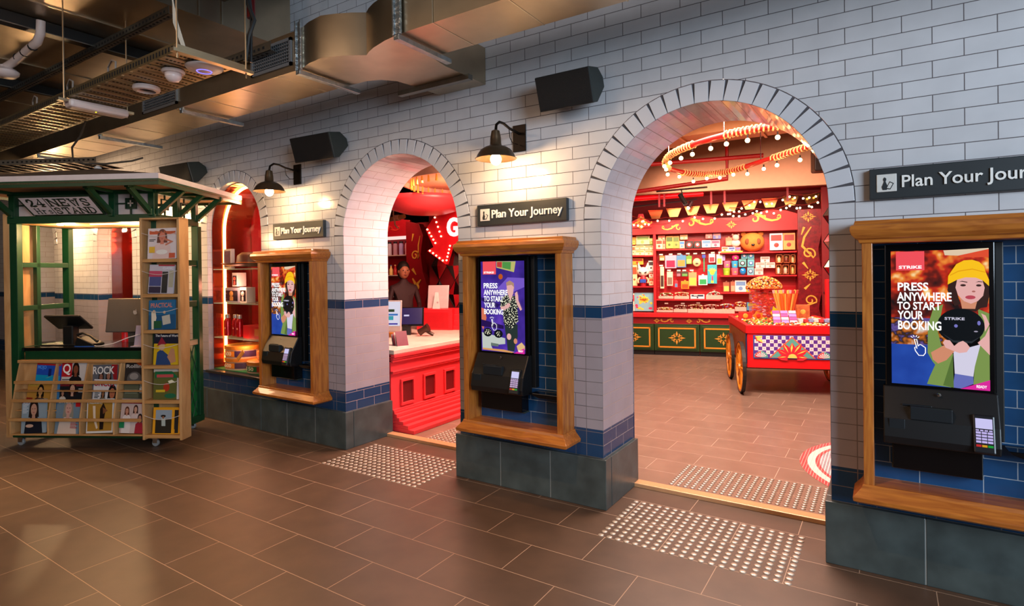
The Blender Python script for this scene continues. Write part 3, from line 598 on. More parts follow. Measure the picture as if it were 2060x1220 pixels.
MB().lathe([(.0, -.035), (.06, -.032), (.085, -.01), (.09, .012), (.07, .03), (.04, .045), (.04, .06), (0, .06)], n=26).build('head', PLW, t, smooth=True)
MB().tube([(.02, 0, .05), (.09, .02, .07), (.50, .02, .11), (.60, .02, .12), (.66, .02, .17), (.67, .02, .26)], .03, 10).build('pipe', PLW, t, smooth=True)
b = MB()
for q in (.2, .34, .5): b.tube([(q, .02, .082+q*.06-.008), (q+.012, .02, .083+q*.06-.007)], .033, 10)
b.build('clamp', BLACK, t)
b = MB()
for k in range(4): b.tube([(-1.08+.006*k, -1.60+.004*k, 3.42), (-1.085+.004*k, -1.595-.004*k, 3.1), (-1.07+.006*k, -1.60+.004*k, 2.95), (-1.04+.008*k, -1.56, 2.79)], .004, 5)
b.build('cable_bundle', mat('#c8bfae', .6), smooth=True, label='bundle of white cables dropping to the cable tray', cat='cables')
b = MB(); b.tube([(-.91, -1.25, 3.42), (-.90, -1.24, 3.15), (-.87, -1.22, 3.05), (-.90, -1.24, 2.95), (-.92, -1.25, 2.80)], .013, 7).tube([(-.93, -1.23, 3.42), (-.90, -1.22, 3.1), (-.91, -1.22, 2.80)], .009, 7); b.build('cable_bundle', BLACK, smooth=True, label='thick black cable dropping beside the round access point', cat='cables')
MB().tube([(-1.62, -.75, 3.42), (-1.62, -.75, 3.95)], .03, 10).build('sprinkler_pipe', mat('#7a1010', .4), label='vertical dark red pipe behind the duct at the top', cat='pipe')
# low tray, hose and roof cable over the news stand
b = MB(); perf(b, -.75, .75, -.18, 0, .05, .36); b.mi = 0
for i in range(12): b.box((-.72+i*.125, -.17, .0), (-.64+i*.125, .17, .004))
b.build('cable_tray', [mat('#9a9284', .4, .8), HOLE], loc=(-4.75, -1.05, 2.60), rz=math.radians(28), label='short perforated tray hanging just above the news stand roof', cat='cable tray')
MB().tube([(-3.05, -1.30, 2.75), (-3.2, -1.28, 2.66), (-3.45, -1.25, 2.60), (-3.52, -1.22, 2.52), (-3.42, -1.18, 2.47), (-3.2, -1.1, 2.455), (-3.0, -.98, 2.475), (-2.92, -.93, 2.50)], .008, 7).build('drooping_cable', mat('#4a443c', .6), smooth=True, label='cable looping down from the tray to the news stand roof', cat='cable')
# ---------------------------------------------------------------- news stand
SA = Vector((-4.069, -1.422, 0)); SANG = math.radians(29.6815); SE = Vector((math.cos(SANG), math.sin(SANG), 0)); SN = Vector((-SE.y, SE.x, 0))
def sw(u, v, z): return SA+SE*u+SN*v+Vector((0, 0, z))
st = thing('news_stand', 'green and plywood 24 hour news stand on castors with a hipped roof', 'news stand', SA, SANG)
def part(name, m, bev=.0, **k): return lambda b: b.build(name, m, st, bev=bev, **k)
for u, v in ((-.03, 0), (1.22, 0), (1.2, .57), (-.03, .57)):
    b = MB(); b.lathe([(.028, -.011), (.03, -.008), (.03, .008), (.028, .011)], (u, v, .03), 16, Matrix.Rotation(PI/2, 4, 'X')); c = b.build('castor', mat('#9a9a98', .35, .3), st)
    b = MB(); b.box((u-.02, v-.016, .03), (u+.02, v-.012, .072)); b.box((u-.02, v+.012, .03), (u+.02, v+.016, .072)); b.box((u-.026, v-.02, .068), (u+.026, v+.02, .074)); b.build('fork', CHROME, c)
b = MB(); b.box((-.085, -.03, .074), (1.2, .02, .135)); b.box((-.085, .02, .074), (-.02, .62, .135)); b.box((1.22, .02, .074), (1.29, .62, .135)); b.box((-.02, .56, .074), (1.22, .62, .135)); b.build('base_frame', GREEN, st, bev=.004)
for u0, v0, z0 in ((-.085, -.03, .135), (1.222, .55, .135), (-.085, .53, .135)):
    MB().box((u0, v0, z0), (u0+.068, v0+.06, 1.97)).build('post', GREEN, st, bev=.004)
MB().box((1.2, -.01, .135), (1.26, .05, 2.0)).build('post', GREEN, st, bev=.004)
MB().box((-.145, -.03, .075), (-.088, .22, 2.06)).build('side_board', PLY, st, bev=.003)
for z in (1.585, 1.195, .825):
    MB().box((-.06, .03, z), (-.02, .53, z+.045)).build('side_rail', GREEN, st, bev=.003); MB().box((1.235, .05, z), (1.28, .55, z+.055)).build('side_rail', GREEN, st, bev=.003)
MB().box((-.06, .175, .85), (-.02, .215, 1.97)).build('mullion', GREEN, st, bev=.003)
b = MB(); b.box((1.25, .05, .135), (1.258, .55, .825)); b.build('lower_panel', mat('#12602c', .4), st)
b = MB()
for k in range(-7, 9):
    for s in (1, -1):
        z0 = .135+.0; c = .05+k*.085; pts = []
        for q in range(0, 25):
            z = .135+.69*q/24; v = c+s*(z-.135)*.42+(0 if s > 0 else .25)
            if .055 < v < .545: pts.append((1.262, v, z))
        if len(pts) > 1: b.tube([pts[0], pts[-1]], .0035, 4)
b.build('diamond_lattice', mat('#0a2414', .5), st)
MB().box((-.015, .0, .838), (1.235, .52, .868)).build('counter_top', mat('#0d0c0b', .18), st, bev=.004)
MB().box((.03, -.012, .765), (1.2, .0, .838)).build('counter_fascia', GREEN, st)
MB().box((-.015, .5, .13), (1.235, .52, .838)).build('back_board', PLY, st)
# tiered magazine rack
r_ = MB(); r_.box((-.015, -.005, .135), (1.2, .0, .765)); rk = r_.build('rack_board', PLY, st)
for z, y in ((.562, -.075), (.407, -.105), (.250, -.135)):
    MB().box((-.01, y-.014, z), (1.19, y, z+.026)).build('front_rail', PINE, rk, bev=.002)
MB().box((-.01, -.05, .74), (1.19, -.005, .765)).build('top_rail', PINE, rk, bev=.002)
MB().box((-.01, -.135, .125), (1.19, -.005, .137)).build('bottom_shelf', PINE, rk)
for z in (.50, .33): MB().box((-.01, -.09, z-.004), (1.19, -.005, z+.004)).build('shelf', PINE, rk)
for u in (-.01, .335, .625, .93): MB().prism([(-.005, .137), (-.135, .137), (-.135, .255), (-.105, .41), (-.075, .565), (-.03, .74), (-.005, .74)], u, u+.014, lambda x, z, y: (y, x, z)).build('divider', PLY, rk)
# tall rack standing at the right of the counter
b = MB(); b.box((1.192, -.13, .09), (1.212, .0, 1.985)); b.box((1.523, -.13, .09), (1.545, .0, 1.985)); b.box((1.212, -.008, .09), (1.523, .0, 1.985)); b.box((1.192, -.13, 1.975), (1.545, .0, 1.99)); tw = b.build('tall_rack', PLY, st, bev=.002)
for z in (1.61, 1.31, 1.002, .70, .402, .105): MB().box((1.212, -.13, z), (1.523, -.009, z+.029)).build('shelf', PINE, tw, bev=.002)
for z in (1.86, 1.535, 1.215, .91, .60, .30):
    pts = [(1.212+.311*i/10, -.132-.012*math.sin(PI*i/10), z-.035*math.sin(PI*i/10)*.9) for i in range(11)]; MB().tube(pts, .0022, 5).build('elastic_cord', mat('#cfc4bc', .5), tw)
# lintel, frieze, brackets, roof
b = MB(); b.box((-.10, -.035, 1.97), (1.27, .03, 2.035)); b.box((-.10, .03, 1.97), (-.04, .6, 2.035)); b.box((1.22, .03, 1.97), (1.27, .6, 2.035)); b.box((-.04, .54, 1.97), (1.22, .6, 2.035)); b.build('lintel', GREEN, st, bev=.003)
MB().box((-.04, .03, 1.972), (1.22, .54, 1.98)).build('ceiling_board', PLY, st)
b = MB(); b.box((-.10, -.03, 2.215), (1.27, .02, 2.25)); b.box((1.22, .02, 2.215), (1.27, .6, 2.25)); b.box((-.10, .02, 2.215), (-.05, .6, 2.25)); b.build('frieze_rail', GREEN, st)
for u in (-.085, .845, 1.205): MB().box((u, -.035, 2.03), (u+.055, .02, 2.22)).build('frieze_post', GREEN, st, bev=.003)
for v in (.27, .55): MB().box((1.222, v, 2.03), (1.27, v+.045, 2.22)).build('frieze_post', GREEN, st, bev=.003)
MB().box((-.08, .012, 2.035), (1.22, .016, 2.215)).build('frieze_panel', mat('#c9b3ac', .6), st)
def ornament(c, side):
    f = (lambda x, z, y: (c+x, -.012+y, z)) if not side else (lambda x, z, y: (1.245-y, c+x, z))
    b = MB(); q = .05
    for a0, a1, z0, z1 in ((-q, q, 2.085, 2.093), (-q, q, 2.172, 2.18), (-q, -q+.008, 2.085, 2.18), (q-.008, q, 2.085, 2.18), (-.006, .006, 2.035, 2.085), (-.2, -q, 2.127, 2.138), (-.006, .006, 2.18, 2.215)):
        if side and a0 == -.2: a0, a1 = q, .12
        b.prism([(a0, z0), (a1, z0), (a1, z1), (a0, z1)], 0, .012, f)
    if not side: b.prism([(-q, 2.085), (q, 2.085), (q, 2.18), (-q, 2.18)], .012, .014, f)
    o = b.build('square_ornament', mat('#0a2a16', .5), st)
    b = MB(); b.prism([(-.006, 2.105), (.006, 2.105), (.006, 2.16), (-.006, 2.16)], -.002, .0, f); b.prism([(-.026, 2.127), (.026, 2.127), (.026, 2.139), (-.026, 2.139)], -.002, 0, f); b.build('cross', mat('#b7a79c', .5), o)
ornament(1.03, 0); ornament(.15, 0); ornament(.14, 1); ornament(.42, 1)
def strut(p0, p1, w=.018):
    b = MB(); p0, p1 = Vector(p0), Vector(p1); d = (p1-p0).normalized(); x = d.cross(Vector((0, 0, 1))).normalized()*w; y = x.cross(d).normalized()*w*1.2
    A = [b.v(p0+q) for q in (x+y, x-y, -x-y, -x+y)]; B = [b.v(p1+q) for q in (x+y, x-y, -x-y, -x+y)]; b.f(A); b.f(B[::-1])
    for i in range(4): b.f([A[i], B[i], B[(i+1) % 4], A[(i+1) % 4]])
    return b
for u in (-.055, .872, 1.23):
    k = strut((u, -.04, 2.05), (u, -.30, 2.235)); k.box((u-.018, -.33, 2.225), (u+.018, -.03, 2.25)); k.box((u-.02, -.055, 2.02), (u+.02, -.03, 2.08)); k.build('roof_bracket', GREEN, st, bev=.003)
for v in (.0, .29, .575):
    k = strut((1.28, v, 2.05), (1.50, v, 2.235)); k.box((1.27, v-.018, 2.225), (1.53, v+.018, 2.25)); k.box((1.268, v-.02, 2.02), (1.292, v+.02, 2.08)); k.build('roof_bracket', GREEN, st, bev=.003)
e0 = [(-.42, -.42), (1.57, -.42), (1.50, .99), (-.42, .99)]
b = MB(); b.prism(e0, 2.25, 2.262, lambda x, z, y: (x, z, y)); b.build('roof_soffit', mat('#c2956a', .6), st)
b = MB()
for i in range(4):
    p, q = Vector(e0[i]), Vector(e0[(i+1) % 4]); n = Vector((q-p).yx).normalized(); n = Vector((n.x, -n.y))*-.012
    for zz, mi in (((2.225, 2.275), 0), ((2.275, 2.318), 1)):
        b.mi = mi; P = [(p.x, p.y, zz[0]), (q.x, q.y, zz[0]), (q.x+n.x, q.y+n.y, zz[0]), (p.x+n.x, p.y+n.y, zz[0])]
        A = [b.v(c) for c in P]; B = [b.v((c[0], c[1], zz[1])) for c in P]; b.f(A); b.f(B[::-1])
        for j in range(4): b.f([A[j], B[j], B[(j+1) % 4], A[(j+1) % 4]])
b.build('fascia', [GREEN, mat('#d4c6c4', .5)], st)
b = MB(); pk = (.50, .28, 2.50); vs = [b.v((x, y, 2.312)) for x, y in e0]; t_ = b.v(pk)
for i in range(4): b.f([vs[i], vs[(i+1) % 4], t_])
b.f(vs[::-1]); b.build('roof', mat('#6d5c4c', .7), st); MB().lathe([(.03, 0), (.03, .012), (.012, .03), (0, .03)], (.50, .28, 2.498), 12).build('roof_cap', WHITE, st)
# sloping name board
sg = MB(); T = Matrix.Translation((.495, -.04, 2.045)) @ Matrix.Rotation(math.radians(51), 4, 'X'); sg.M = T
sg.box((-.335, -.012, 0), (.335, .0, .225)); sgo = sg.build('name_board', mat('#0c2c1a', .5), st, bev=.003)
b = MB(T); b.box((-.315, -.0135, .012), (.315, -.0125, .213)); face = b.build('board_face', mat('#cfc2c4', .6), sgo)
INK = mat('#0d2418', .6)
def stroke_letters(s, x0, z0, w_, h_, th, gap):
    """slab-serif letters drawn as strokes"""
    G = {'N': ([[(0, 0), (0, 1)], [(0, 1), (1, 0)], [(1, 0), (1, 1)]], [(0, 0), (0, 1), (1, 0), (1, 1)]), 'E': ([[(.1, 0), (.1, 1)], [(.1, 1), (.95, 1), (.95, .75)], [(.1, .5), (.7, .5)], [(.1, 0), (.95, 0), (.95, .28)]], [(.1, 0), (.1, 1)]),
         'W': ([[(0, 1), (.28, 0), (.5, .75), (.72, 0), (1, 1)]], [(0, 1), (.5, .8), (1, 1)]), 'S': ([[(.9, .72), (.85, .92), (.5, 1), (.15, .9), (.12, .68), (.5, .52), (.88, .36), (.88, .12), (.5, 0), (.15, .08), (.1, .3)]], []),
         'T': ([[(.5, 0), (.5, 1)], [(0, .75), (0, 1), (1, 1), (1, .75)]], [(.5, 0)]), 'A': ([[(.05, 0), (.5, 1), (.95, 0)], [(.25, .36), (.75, .36)]], [(.05, 0), (.95, 0)]), 'D': ([[(.1, 0), (.1, 1), (.55, 1), (.9, .8), (.95, .5), (.9, .2), (.55, 0), (.1, 0)]], [(.1, 0), (.1, 1)]),
         'H': ([[(.1, 0), (.1, 1)], [(.9, 0), (.9, 1)], [(.1, .5), (.9, .5)]], [(.1, 0), (.1, 1), (.9, 0), (.9, 1)]), 'r': ([[(.3, 0), (.3, .65)], [(.3, .4), (.55, .62), (.85, .58)]], [(.3, 0), (.25, .65)]), 's': ([[(.8, .5), (.5, .65), (.2, .5), (.5, .33), (.82, .18), (.5, 0), (.18, .12)]], []),
         '2': ([[(.1, .7), (.25, .95), (.6, 1), (.85, .78), (.7, .5), (.15, .05), (.5, .02), (.95, .1)]], []), '4': ([[(.7, 0), (.7, 1), (.05, .3), (1, .3)]], [(.7, 0)])}
    b = MB(T); x = x0
    for ch in s:
        P, se = G[ch]
        for pl in P:
            b.ribbon([(x+a*w_, z0+c*h_) for a, c in pl], th, -.0150, -.0136)
            for a, c in pl: b.prism([(x+a*w_+th*.5*math.cos(k*PI/3), z0+c*h_+th*.5*math.sin(k*PI/3)) for k in range(6)], -.0149, -.0137)
        for a, c in se: b.prism([(x+a*w_-th*1.1, z0+c*h_-th*.35), (x+a*w_+th*1.1, z0+c*h_-th*.35), (x+a*w_+th*1.1, z0+c*h_+th*.35), (x+a*w_-th*1.1, z0+c*h_+th*.35)], -.0151, -.0135)
        x += w_+gap
    b.build('lettering', INK, face)
stroke_letters('24', -.275, .112, .062, .08, .018, .016); stroke_letters('Hrs', -.265, .026, .042, .062, .008, .012)
stroke_letters('NEWS', -.075, .115, .065, .078, .015, .030); stroke_letters('STAND', -.085, .024, .055, .068, .0125, .022)
b = MB(T); b.box((-.105, -.015, .015), (-.098, -.0136, .21)); b.build('divider_line', INK, face)
# lights of the stand
t = st; MB().lathe([(.028, 1.972), (.024, 1.962), (0, 1.96)], (.28, .10, 0), 14).build('downlight', mat('#fff0c0', .3, emit=60, noise=0, ecol='#ffc878'), t)
MB().box((.56, .10, 1.962), (.98, .125, 1.972)).build('light_strip', mat('#ffe0b0', .3, emit=5, noise=0, ecol='#ffc890'), t)
point('stand_light', sw(.3, .16, 1.90), 22, (1, .62, .30), .03); point('stand_light_b', sw(.8, .3, 1.88), 14, (1, .62, .30), .1)
# things on the stand's counter
def pl(name, label, cat, u, v, z, rz=0): return thing(name, label, cat, sw(u, v, z), SANG+rz)
t = pl('till_monitor', 'black touch-screen till seen from behind on the news stand counter', 'till', .26, .2, .868)
MB(Matrix.Translation((0, 0, .21)) @ Matrix.Rotation(math.radians(52), 4, 'X')).box((-.17, -.012, -.105), (.17, .012, .105)).build('screen', BLACK, t, bev=.008)
MB().box((-.04, -.03, 0), (.06, .05, .18)).build('stand', BLACK, t, bev=.01); MB().box((-.20, -.09, 0), (.13, .09, .012)).build('foot', BLACK, t, bev=.004)
t = pl('desk_phone', 'black desk phone behind the till on the news stand counter', 'phone', .50, .15, .868)
MB().prism([(-.09, 0), (.09, 0), (.09, .02), (-.07, .09)], -.07, .07, lambda x, z, y: (x, y, z)).build('body', BLACK, t, bev=.008)
MB().tube([(-.09, -.03, .10), (-.04, -.03, .115), (.03, -.03, .09), (.10, -.03, .04)], [.014, .01, .01, .014], 8).build('handset', BLACK, t, smooth=True)
t = pl('computer', 'silver all-in-one computer seen from behind on the news stand counter', 'computer', .80, .33, .868)
ALU = mat('#6c665f', .4, .6, noise=.02)
MB(Matrix.Translation((0, 0, .255)) @ Matrix.Rotation(math.radians(-8), 4, 'X')).box((-.27, -.012, -.155), (.27, .004, .165)).build('screen', ALU, t, bev=.008)
b = MB(); b.prism([(.03, 0), (.12, 0), (.12, .008), (.05, .008), (.02, .22), (.01, .22)], -.09, .09, lambda x, z, y: (y, x, z)); b.build('stand', ALU, t, bev=.002)
b = MB(Matrix.Translation((.02, -.0215, .29))); 
b.prism([(0, -.022), (-.012, -.02), (-.02, .0), (-.015, .015), (0, .012), (.013, .015), (.015, .008), (.012, 0), (.018, -.01), (.008, -.021)], -.001, .004); b.prism([(0, .016), (.01, .028), (.008, .018)], -.001, .004); b.build('emblem', mat('#a8a4a0', .3), t)
t = pl('printer_stand', 'white folded stand with a cable hole next to the tall magazine rack', 'stand', 1.03, .08, .868)
b = MB(); b.prism([(-.055, 0), (.055, 0), (.055, .185), (-.03, .185)], -.004, .004); b.mi = 1; b.prism(el(.02, .11, .008, .016), -.0052, -.0042); b.build('upright', [mat('#b9a8b4', .4), BLACK], t); MB().box((-.055, -.05, 0), (.055, .05, .006)).build('foot', mat('#b9a8b4', .4), t)
MB().tube([sw(1.04, .074, .975), sw(.95, .04, .95), sw(.82, .03, .90), sw(.70, .03, .878), sw(.66, .03, .876), sw(.62, .06, .876)], .004, 6).build('cable', mat('#cfc6c0', .5), smooth=True, label='white cable lying across the news stand counter', cat='cable')
MB().tube([sw(.64, .03, .874), sw(.56, .04, .873), sw(.50, .03, .873), sw(.44, .05, .873)], .003, 6).build('cable', mat('#2060c0', .5), smooth=True, label='short blue network cable on the news stand counter', cat='cable')
t = pl('drink_bottle', 'small red drink bottle behind the computer on the news stand', 'bottle', .62, .44, .868); MB().lathe([(.03, 0), (.03, .13), (.012, .16), (.012, .175)], n=14).build('body', RED, t, smooth=True); MB().lathe([(.014, .175), (.014, .19), (0, .19)], n=12).build('cap', WHITE, t)
# magazines
def portrait(x, y, s, skin='#c98a68', hair='#2a1a14', top='#1a1a20'):
    return [(top, [(x-.30*s, 1), (x-.26*s, y+.30*s), (x-.08*s, y+.18*s), (x+.08*s, y+.18*s), (x+.26*s, y+.30*s), (x+.30*s, 1)]), (hair, el(x, y-.02*s, .15*s, .19*s)), (hair, [(x-.15*s, y), (x+.15*s, y), (x+.17*s, y+.2*s), (x-.17*s, y+.2*s)]), (skin, el(x, y+.02*s, .10*s, .14*s)), (skin, [(x-.04*s, y+.1*s), (x+.04*s, y+.1*s), (x+.06*s, y+.24*s), (x-.06*s, y+.24*s)]),
            ('#2a1410', el(x-.04*s, y, .018*s, .008*s, 8)), ('#2a1410', el(x+.04*s, y, .018*s, .008*s, 8)), ('#a03838', el(x, y+.085*s, .03*s, .009*s, 8))]
def lines(x, y, w_, n, c): return [(c, rc(x, y+.045*i, x+w_*(1-.25*(i % 2)), y+.045*i+.022)) for i in range(n)]
def magazine(u, v, z, w_, h_, base, art, title, tcol, label, tb=(.06, .94, .03, .2), tilt=12, roll=0, group='magazines on the news stand'):
    T0 = Matrix.Translation(sw(u, v, z)) @ Matrix.Rotation(SANG, 4, 'Z') @ Matrix.Rotation(math.radians(-tilt), 4, 'X') @ Matrix.Rotation(math.radians(roll), 4, 'Y')
    o = thing('magazine', label, 'magazine', group=group); o.matrix_world = T0
    b = MB(); b.box((-w_/2, 0, 0), (w_/2, .005, h_)); ms = [mat(base, .35, noise=.03), mat('#d8cfc6', .6)]; b.box((-w_/2+.003, .005, .003), (w_/2+.004, .008, h_-.003))
    for k, (c, P) in enumerate(art):
        m = mat(c, .35, noise=.04)
        if m not in ms: ms.append(m)
        b.mi = ms.index(m); b.f([b.v((-w_/2+w_*min(1, max(0, a)), -.0003*(k+1), h_*(1-min(1, max(0, c2))))) for a, c2 in P])
    b.build('cover', ms, o)
    if title: text(title, mat(tcol, .4, noise=0), o, -w_/2+w_*tb[0], -w_/2+w_*tb[1], h_*(1-tb[3]), h_*(1-tb[2]), -.0003*(len(art)+2), .0004, bold=.02, name='title')
G3 = 'magazines in the stepped rack below the counter'; G4 = 'magazines in the tall rack'
MW, MH = .225, .29
magazine(.243, -0.045, .44, MW, MH, '#1c48a8', [('#0a8ab0', rc(0, .35, 1, .6)), ('#b02020', rc(0, 0, 1, .05)), ('#102060', rc(.5, .15, .62, .38)), ('#a8d020', [(.4, .45), (.8, .30), (.5, .42)])], 'MOJO', '#5090e0', 'bright blue magazine cover, first in the top row of the stepped rack', (.05, .4, .06, .2), roll=3, tilt=6, group=G3)
magazine(.492, -0.045, .45, MW, MH, '#c4b8b0', [('#b01820', rc(0, 0, .42, .43)), *portrait(.58, .2, .95, '#7a4028', '#1a0e0a', '#141214'), *lines(.04, .5, .3, 4, '#1a1a1a')], 'Q', '#f0e8e0', 'magazine with a big white Q on red, second in the top row', (.06, .38, .04, .38), tilt=6, group=G3)
magazine(.783, -0.045, .43, MW, MH, '#5a5a60', [('#901820', [(.75, 0), (1, 0), (1, .6), (.9, .6)]), *portrait(.35, .36, .7, '#8a5a48', '#18120e', '#1878a8'), *portrait(.66, .33, .7, '#9a6650', '#18120e', '#7038a0')], 'ROCK', '#d8d0c8', 'magazine titled ROCK with two people, third in the top row', (.02, .9, .05, .28), roll=-1, tilt=6, group=G3)
magazine(1.075, -0.045, .45, MW, MH, '#2a2422', [('#b04818', [(.4, 0), (1, 0), (1, .2), (.6, .1)]), ('#56504c', el(.4, .5, .3, .22)), ('#8a8078', el(.38, .42, .18, .10))], 'Rolling', '#b0a8a0', 'dark magazine titled Rolling, last in the top row beside the tall rack', (.06, .8, .06, .2), tilt=6, group=G3)
magazine(.185, -0.075, .29, MW, MH, '#b07a30', [('#8a2818', rc(0, .5, .25, .65)), *portrait(.55, .28, .9, '#c08a50', '#181008', '#4a2818')], 'Rolling', '#c8a040', 'golden-brown magazine with a figure in a dark cap, first in the middle row', (.05, .5, .04, .2), roll=3, tilt=6, group=G3)
magazine(.325, -0.062, .30, .16, .27, '#2a6a9a', [('#c8c0b0', rc(.8, 0, 1, 1)), ('#184058', rc(0, .3, .5, 1))], None, '', 'blue magazine tucked behind the golden-brown one in the middle row', roll=2, tilt=6, group=G3)
magazine(.497, -0.075, .29, MW, MH, '#7a2024', [('#16181c', rc(0, .15, 1, 1)), *portrait(.52, .22, .95, '#c09078', '#2a100c', '#18181c'), *portrait(.14, .35, .5, '#a87860', '#201410', '#c8b8a8'), *lines(.78, .22, .18, 3, '#c8c0b8')], 'MOJO', '#b04040', 'dark magazine with two portrait heads, second in the middle row', (.05, .95, .0, .12), tilt=6, group=G3)
magazine(.800, -0.075, .305, MW, MH, '#c8c0bc', [*portrait(.78, .38, 1.1, '#a86040', '#141010', '#181818'), *portrait(.42, .42, .5, '#8a5a3a', '#181010', '#4a3a20'), *lines(.08, .4, .2, 4, '#303030')], 'UNCUT', '#b01428', 'white magazine titled UNCUT in red, third in the middle row', (.04, .9, .04, .2), roll=2, tilt=6, group=G3)
magazine(1.085, -0.075, .29, MW, MH, '#3a3a2c', [('#545440', rc(0, .1, .6, .5)), *lines(.05, .25, .5, 3, '#8a8a70'), *lines(.64, .1, .3, 6, '#b0aca0')], '82', '#c8c4b8', 'olive magazine with the number 82, last in the middle row', (.64, .9, .18, .30), tilt=6, group=G3)
magazine(.19, -0.118, .14, MW, MH, '#8a98a0', [('#8a1828', rc(0, 0, .6, .1)), *portrait(.5, .28, 1.25, '#b88870', '#241814', '#161a24'), ('#c8a088', el(.35, .78, .16, .05)), *lines(.06, .15, .22, 6, '#c8ccd0')], 'RED', '#d8d0cc', 'magazine with a woman in black with folded arms, first in the bottom row', (.08, .35, .06, .14), roll=-3, tilt=7, group=G3)
magazine(.490, -0.118, .135, .215, MH, '#6a7c88', [('#b0141c', rc(.8, 0, 1, .2)), *portrait(.52, .24, 1.35, '#c09080', '#8a8070', '#cbb4a4'), *lines(.66, .62, .3, 5, '#a03038')], 'UNCUT', '#dcd8d0', 'magazine with a blond man in a pale shirt, second in the bottom row', (.08, .75, .0, .1), roll=1, tilt=7, group=G3)
magazine(.793, -0.118, .145, MW+.015, MH, '#cfc8c0', [('#a5762a', rc(.04, .03, .96, .94)), *[('#d8c0a8', P) for P in ([(.22, .2), (.32, .2), (.34, .55), (.44, .85), (.38, .88), (.26, .6)],)], ('#201410', [(.5, .3), (.62, .12), (.72, .3), (.66, .6), (.64, .9), (.5, .9)]), ('#7a4a2a', [(.6, .25), (.8, .35), (.62, .45)])], 'Rolling', '#e0d8c8', 'ochre magazine with figures and a pale border, third in the bottom row', (.1, .6, .06, .17), roll=-2, tilt=7, group=G3)
magazine(1.085, -0.118, .145, MW, MH, '#b8a098', [('#901c28', rc(0, .03, 1, .14)), *portrait(.25, .35, .6, '#b88068', '#5a3020', '#d8c8c0'), *portrait(.6, .3, .6, '#c09078', '#3a1c14', '#c8b0a8'), *portrait(.8, .55, .6, '#a87058', '#201410', '#9a2030'), ('#187848', rc(0, .66, .2, .85))], 'Rolling Stone', '#d05060', 'red and white magazine with a group of people, last in the bottom row', (.05, .95, .02, .14), roll=1, tilt=7, group=G3)
K_ = 1.368
magazine(K_, -.10, 1.64, .258, .265, '#d4c4c4', [('#c8502a', rc(.05, .1, .95, .2)), *portrait(.5, .26, 1.1, '#c8705a', '#5a1c14', '#d8b8b0'), ('#c06a50', [(.6, .32), (.9, .45), (.62, .58), (.62, .52), (.78, .45), (.6, .4)]), ('#e0d8d0', el(.5, .78, .2, .08)), ('#d8a820', rc(.06, .6, .26, .8)), ('#c04828', rc(.75, .82, .96, .98)), *lines(.06, .36, .22, 2, '#202020')], 'Rolling Stone', '#c86038', 'white magazine with a figure in white, topmost in the tall rack', (.07, .93, .08, .19), tilt=5, roll=-1, group=G4)
magazine(K_-.018, -.10, 1.341, .225, .25, '#b8b0b8', [('#a82038', rc(.35, 0, 1, .05)), ('#b8385a', rc(0, .22, .52, .42)), ('#3a4478', rc(.03, .42, .5, .74)), ('#181c20', rc(.53, .24, .76, .98)), ('#241c38', rc(.03, .76, .5, .98)), ('#a8a088', rc(.8, .2, .98, .78))], 'CLASSIC', '#e0dce0', 'grey magazine with a grid of small pictures, second from the top in the tall rack', (.54, .95, .08, .16), tilt=6, roll=1, group=G4)
magazine(K_-.012, -.10, 1.032, .235, .255, '#12608a', [('#0c4a70', rc(.0, .5, 1, 1)), ('#d8c8b0', [(.1, .4), (.25, .35), (.3, .6), (.2, .98), (.12, .98)]), ('#b8b0a0', [(.5, .55), (.8, .5), (.85, .8), (.55, .85)]), ('#1c5030', rc(.2, .7, .5, .95)), ('#c0a080', el(.2, .38, .05, .05)), ('#c0a080', el(.6, .42, .05, .05))], 'PRACTICAL', '#c87868', 'blue magazine titled PRACTICAL, third from the top in the tall rack', (.08, .9, .1, .26), tilt=6, roll=-2, group=G4)
magazine(K_+.02, -.10, .73, .225, .265, '#c8a018', [('#14182a', rc(0, 0, 1, .32)), ('#28406a', [(.1, 1), (.14, .6), (.3, .5), (.6, .7), (.7, 1)]), ('#c8a078', el(.32, .42, .12, .12)), ('#8a1c30', [(.12, .4), (.3, .1), (.5, .34), (.3, .34)]), ('#b8805a', [(.55, .75), (.7, .45), (.82, .5), (.9, .9), (.7, .95)])], 'The Future of Work', '#e0d8d0', 'yellow and navy magazine with a flexed arm, fourth from the top in the tall rack', (.05, .97, .02, .1), tilt=5, roll=0, group=G4)
magazine(K_+.02, -.10, .432, .235, .26, '#5a5a2a', [('#c8b8a8', rc(0, 0, 1, .1)), ('#146038', [(.05, .08), (.7, .08), (.9, .25), (.9, .3), (.05, .3)]), ('#b84848', rc(.12, .18, .75, .28)), ('#a83018', el(.5, .6, .12, .14)), ('#e0d8b8', [(.55, .4), (.7, .36), (.85, .45), (.6, .47)]), ('#c8a828', rc(.1, .68, .45, .76)), ('#206040', el(.65, .88, .22, .08)), ('#c8b8b0', rc(.9, .3, 1, 1))], None, '', 'green vintage magazine with a garden scene, fifth from the top in the tall rack', tilt=5, roll=-1, group=G4)
magazine(K_-.015, -.10, .135, .19, .225, '#d8941c', [('#8a96a0', rc(.12, .1, .88, .45)), ('#28241c', rc(.12, .45, .88, .97)), ('#1c1610', el(.48, .33, .12, .05)), ('#a8b0a8', [(.4, .4), (.58, .4), (.6, .7), (.42, .7)]), ('#8a5a40', el(.48, .38, .05, .05))], None, '', 'yellow-bordered magazine with a figure in a hat, bottom of the tall rack', tilt=6, roll=0, group=G4)
magazine(K_+.055, -.094, .135, .16, .225, '#d8941c', [('#202020', rc(.12, .1, .88, .97))], None, '', 'yellow-bordered magazine mostly hidden behind another at the bottom of the tall rack', tilt=5, roll=0, group=G4)
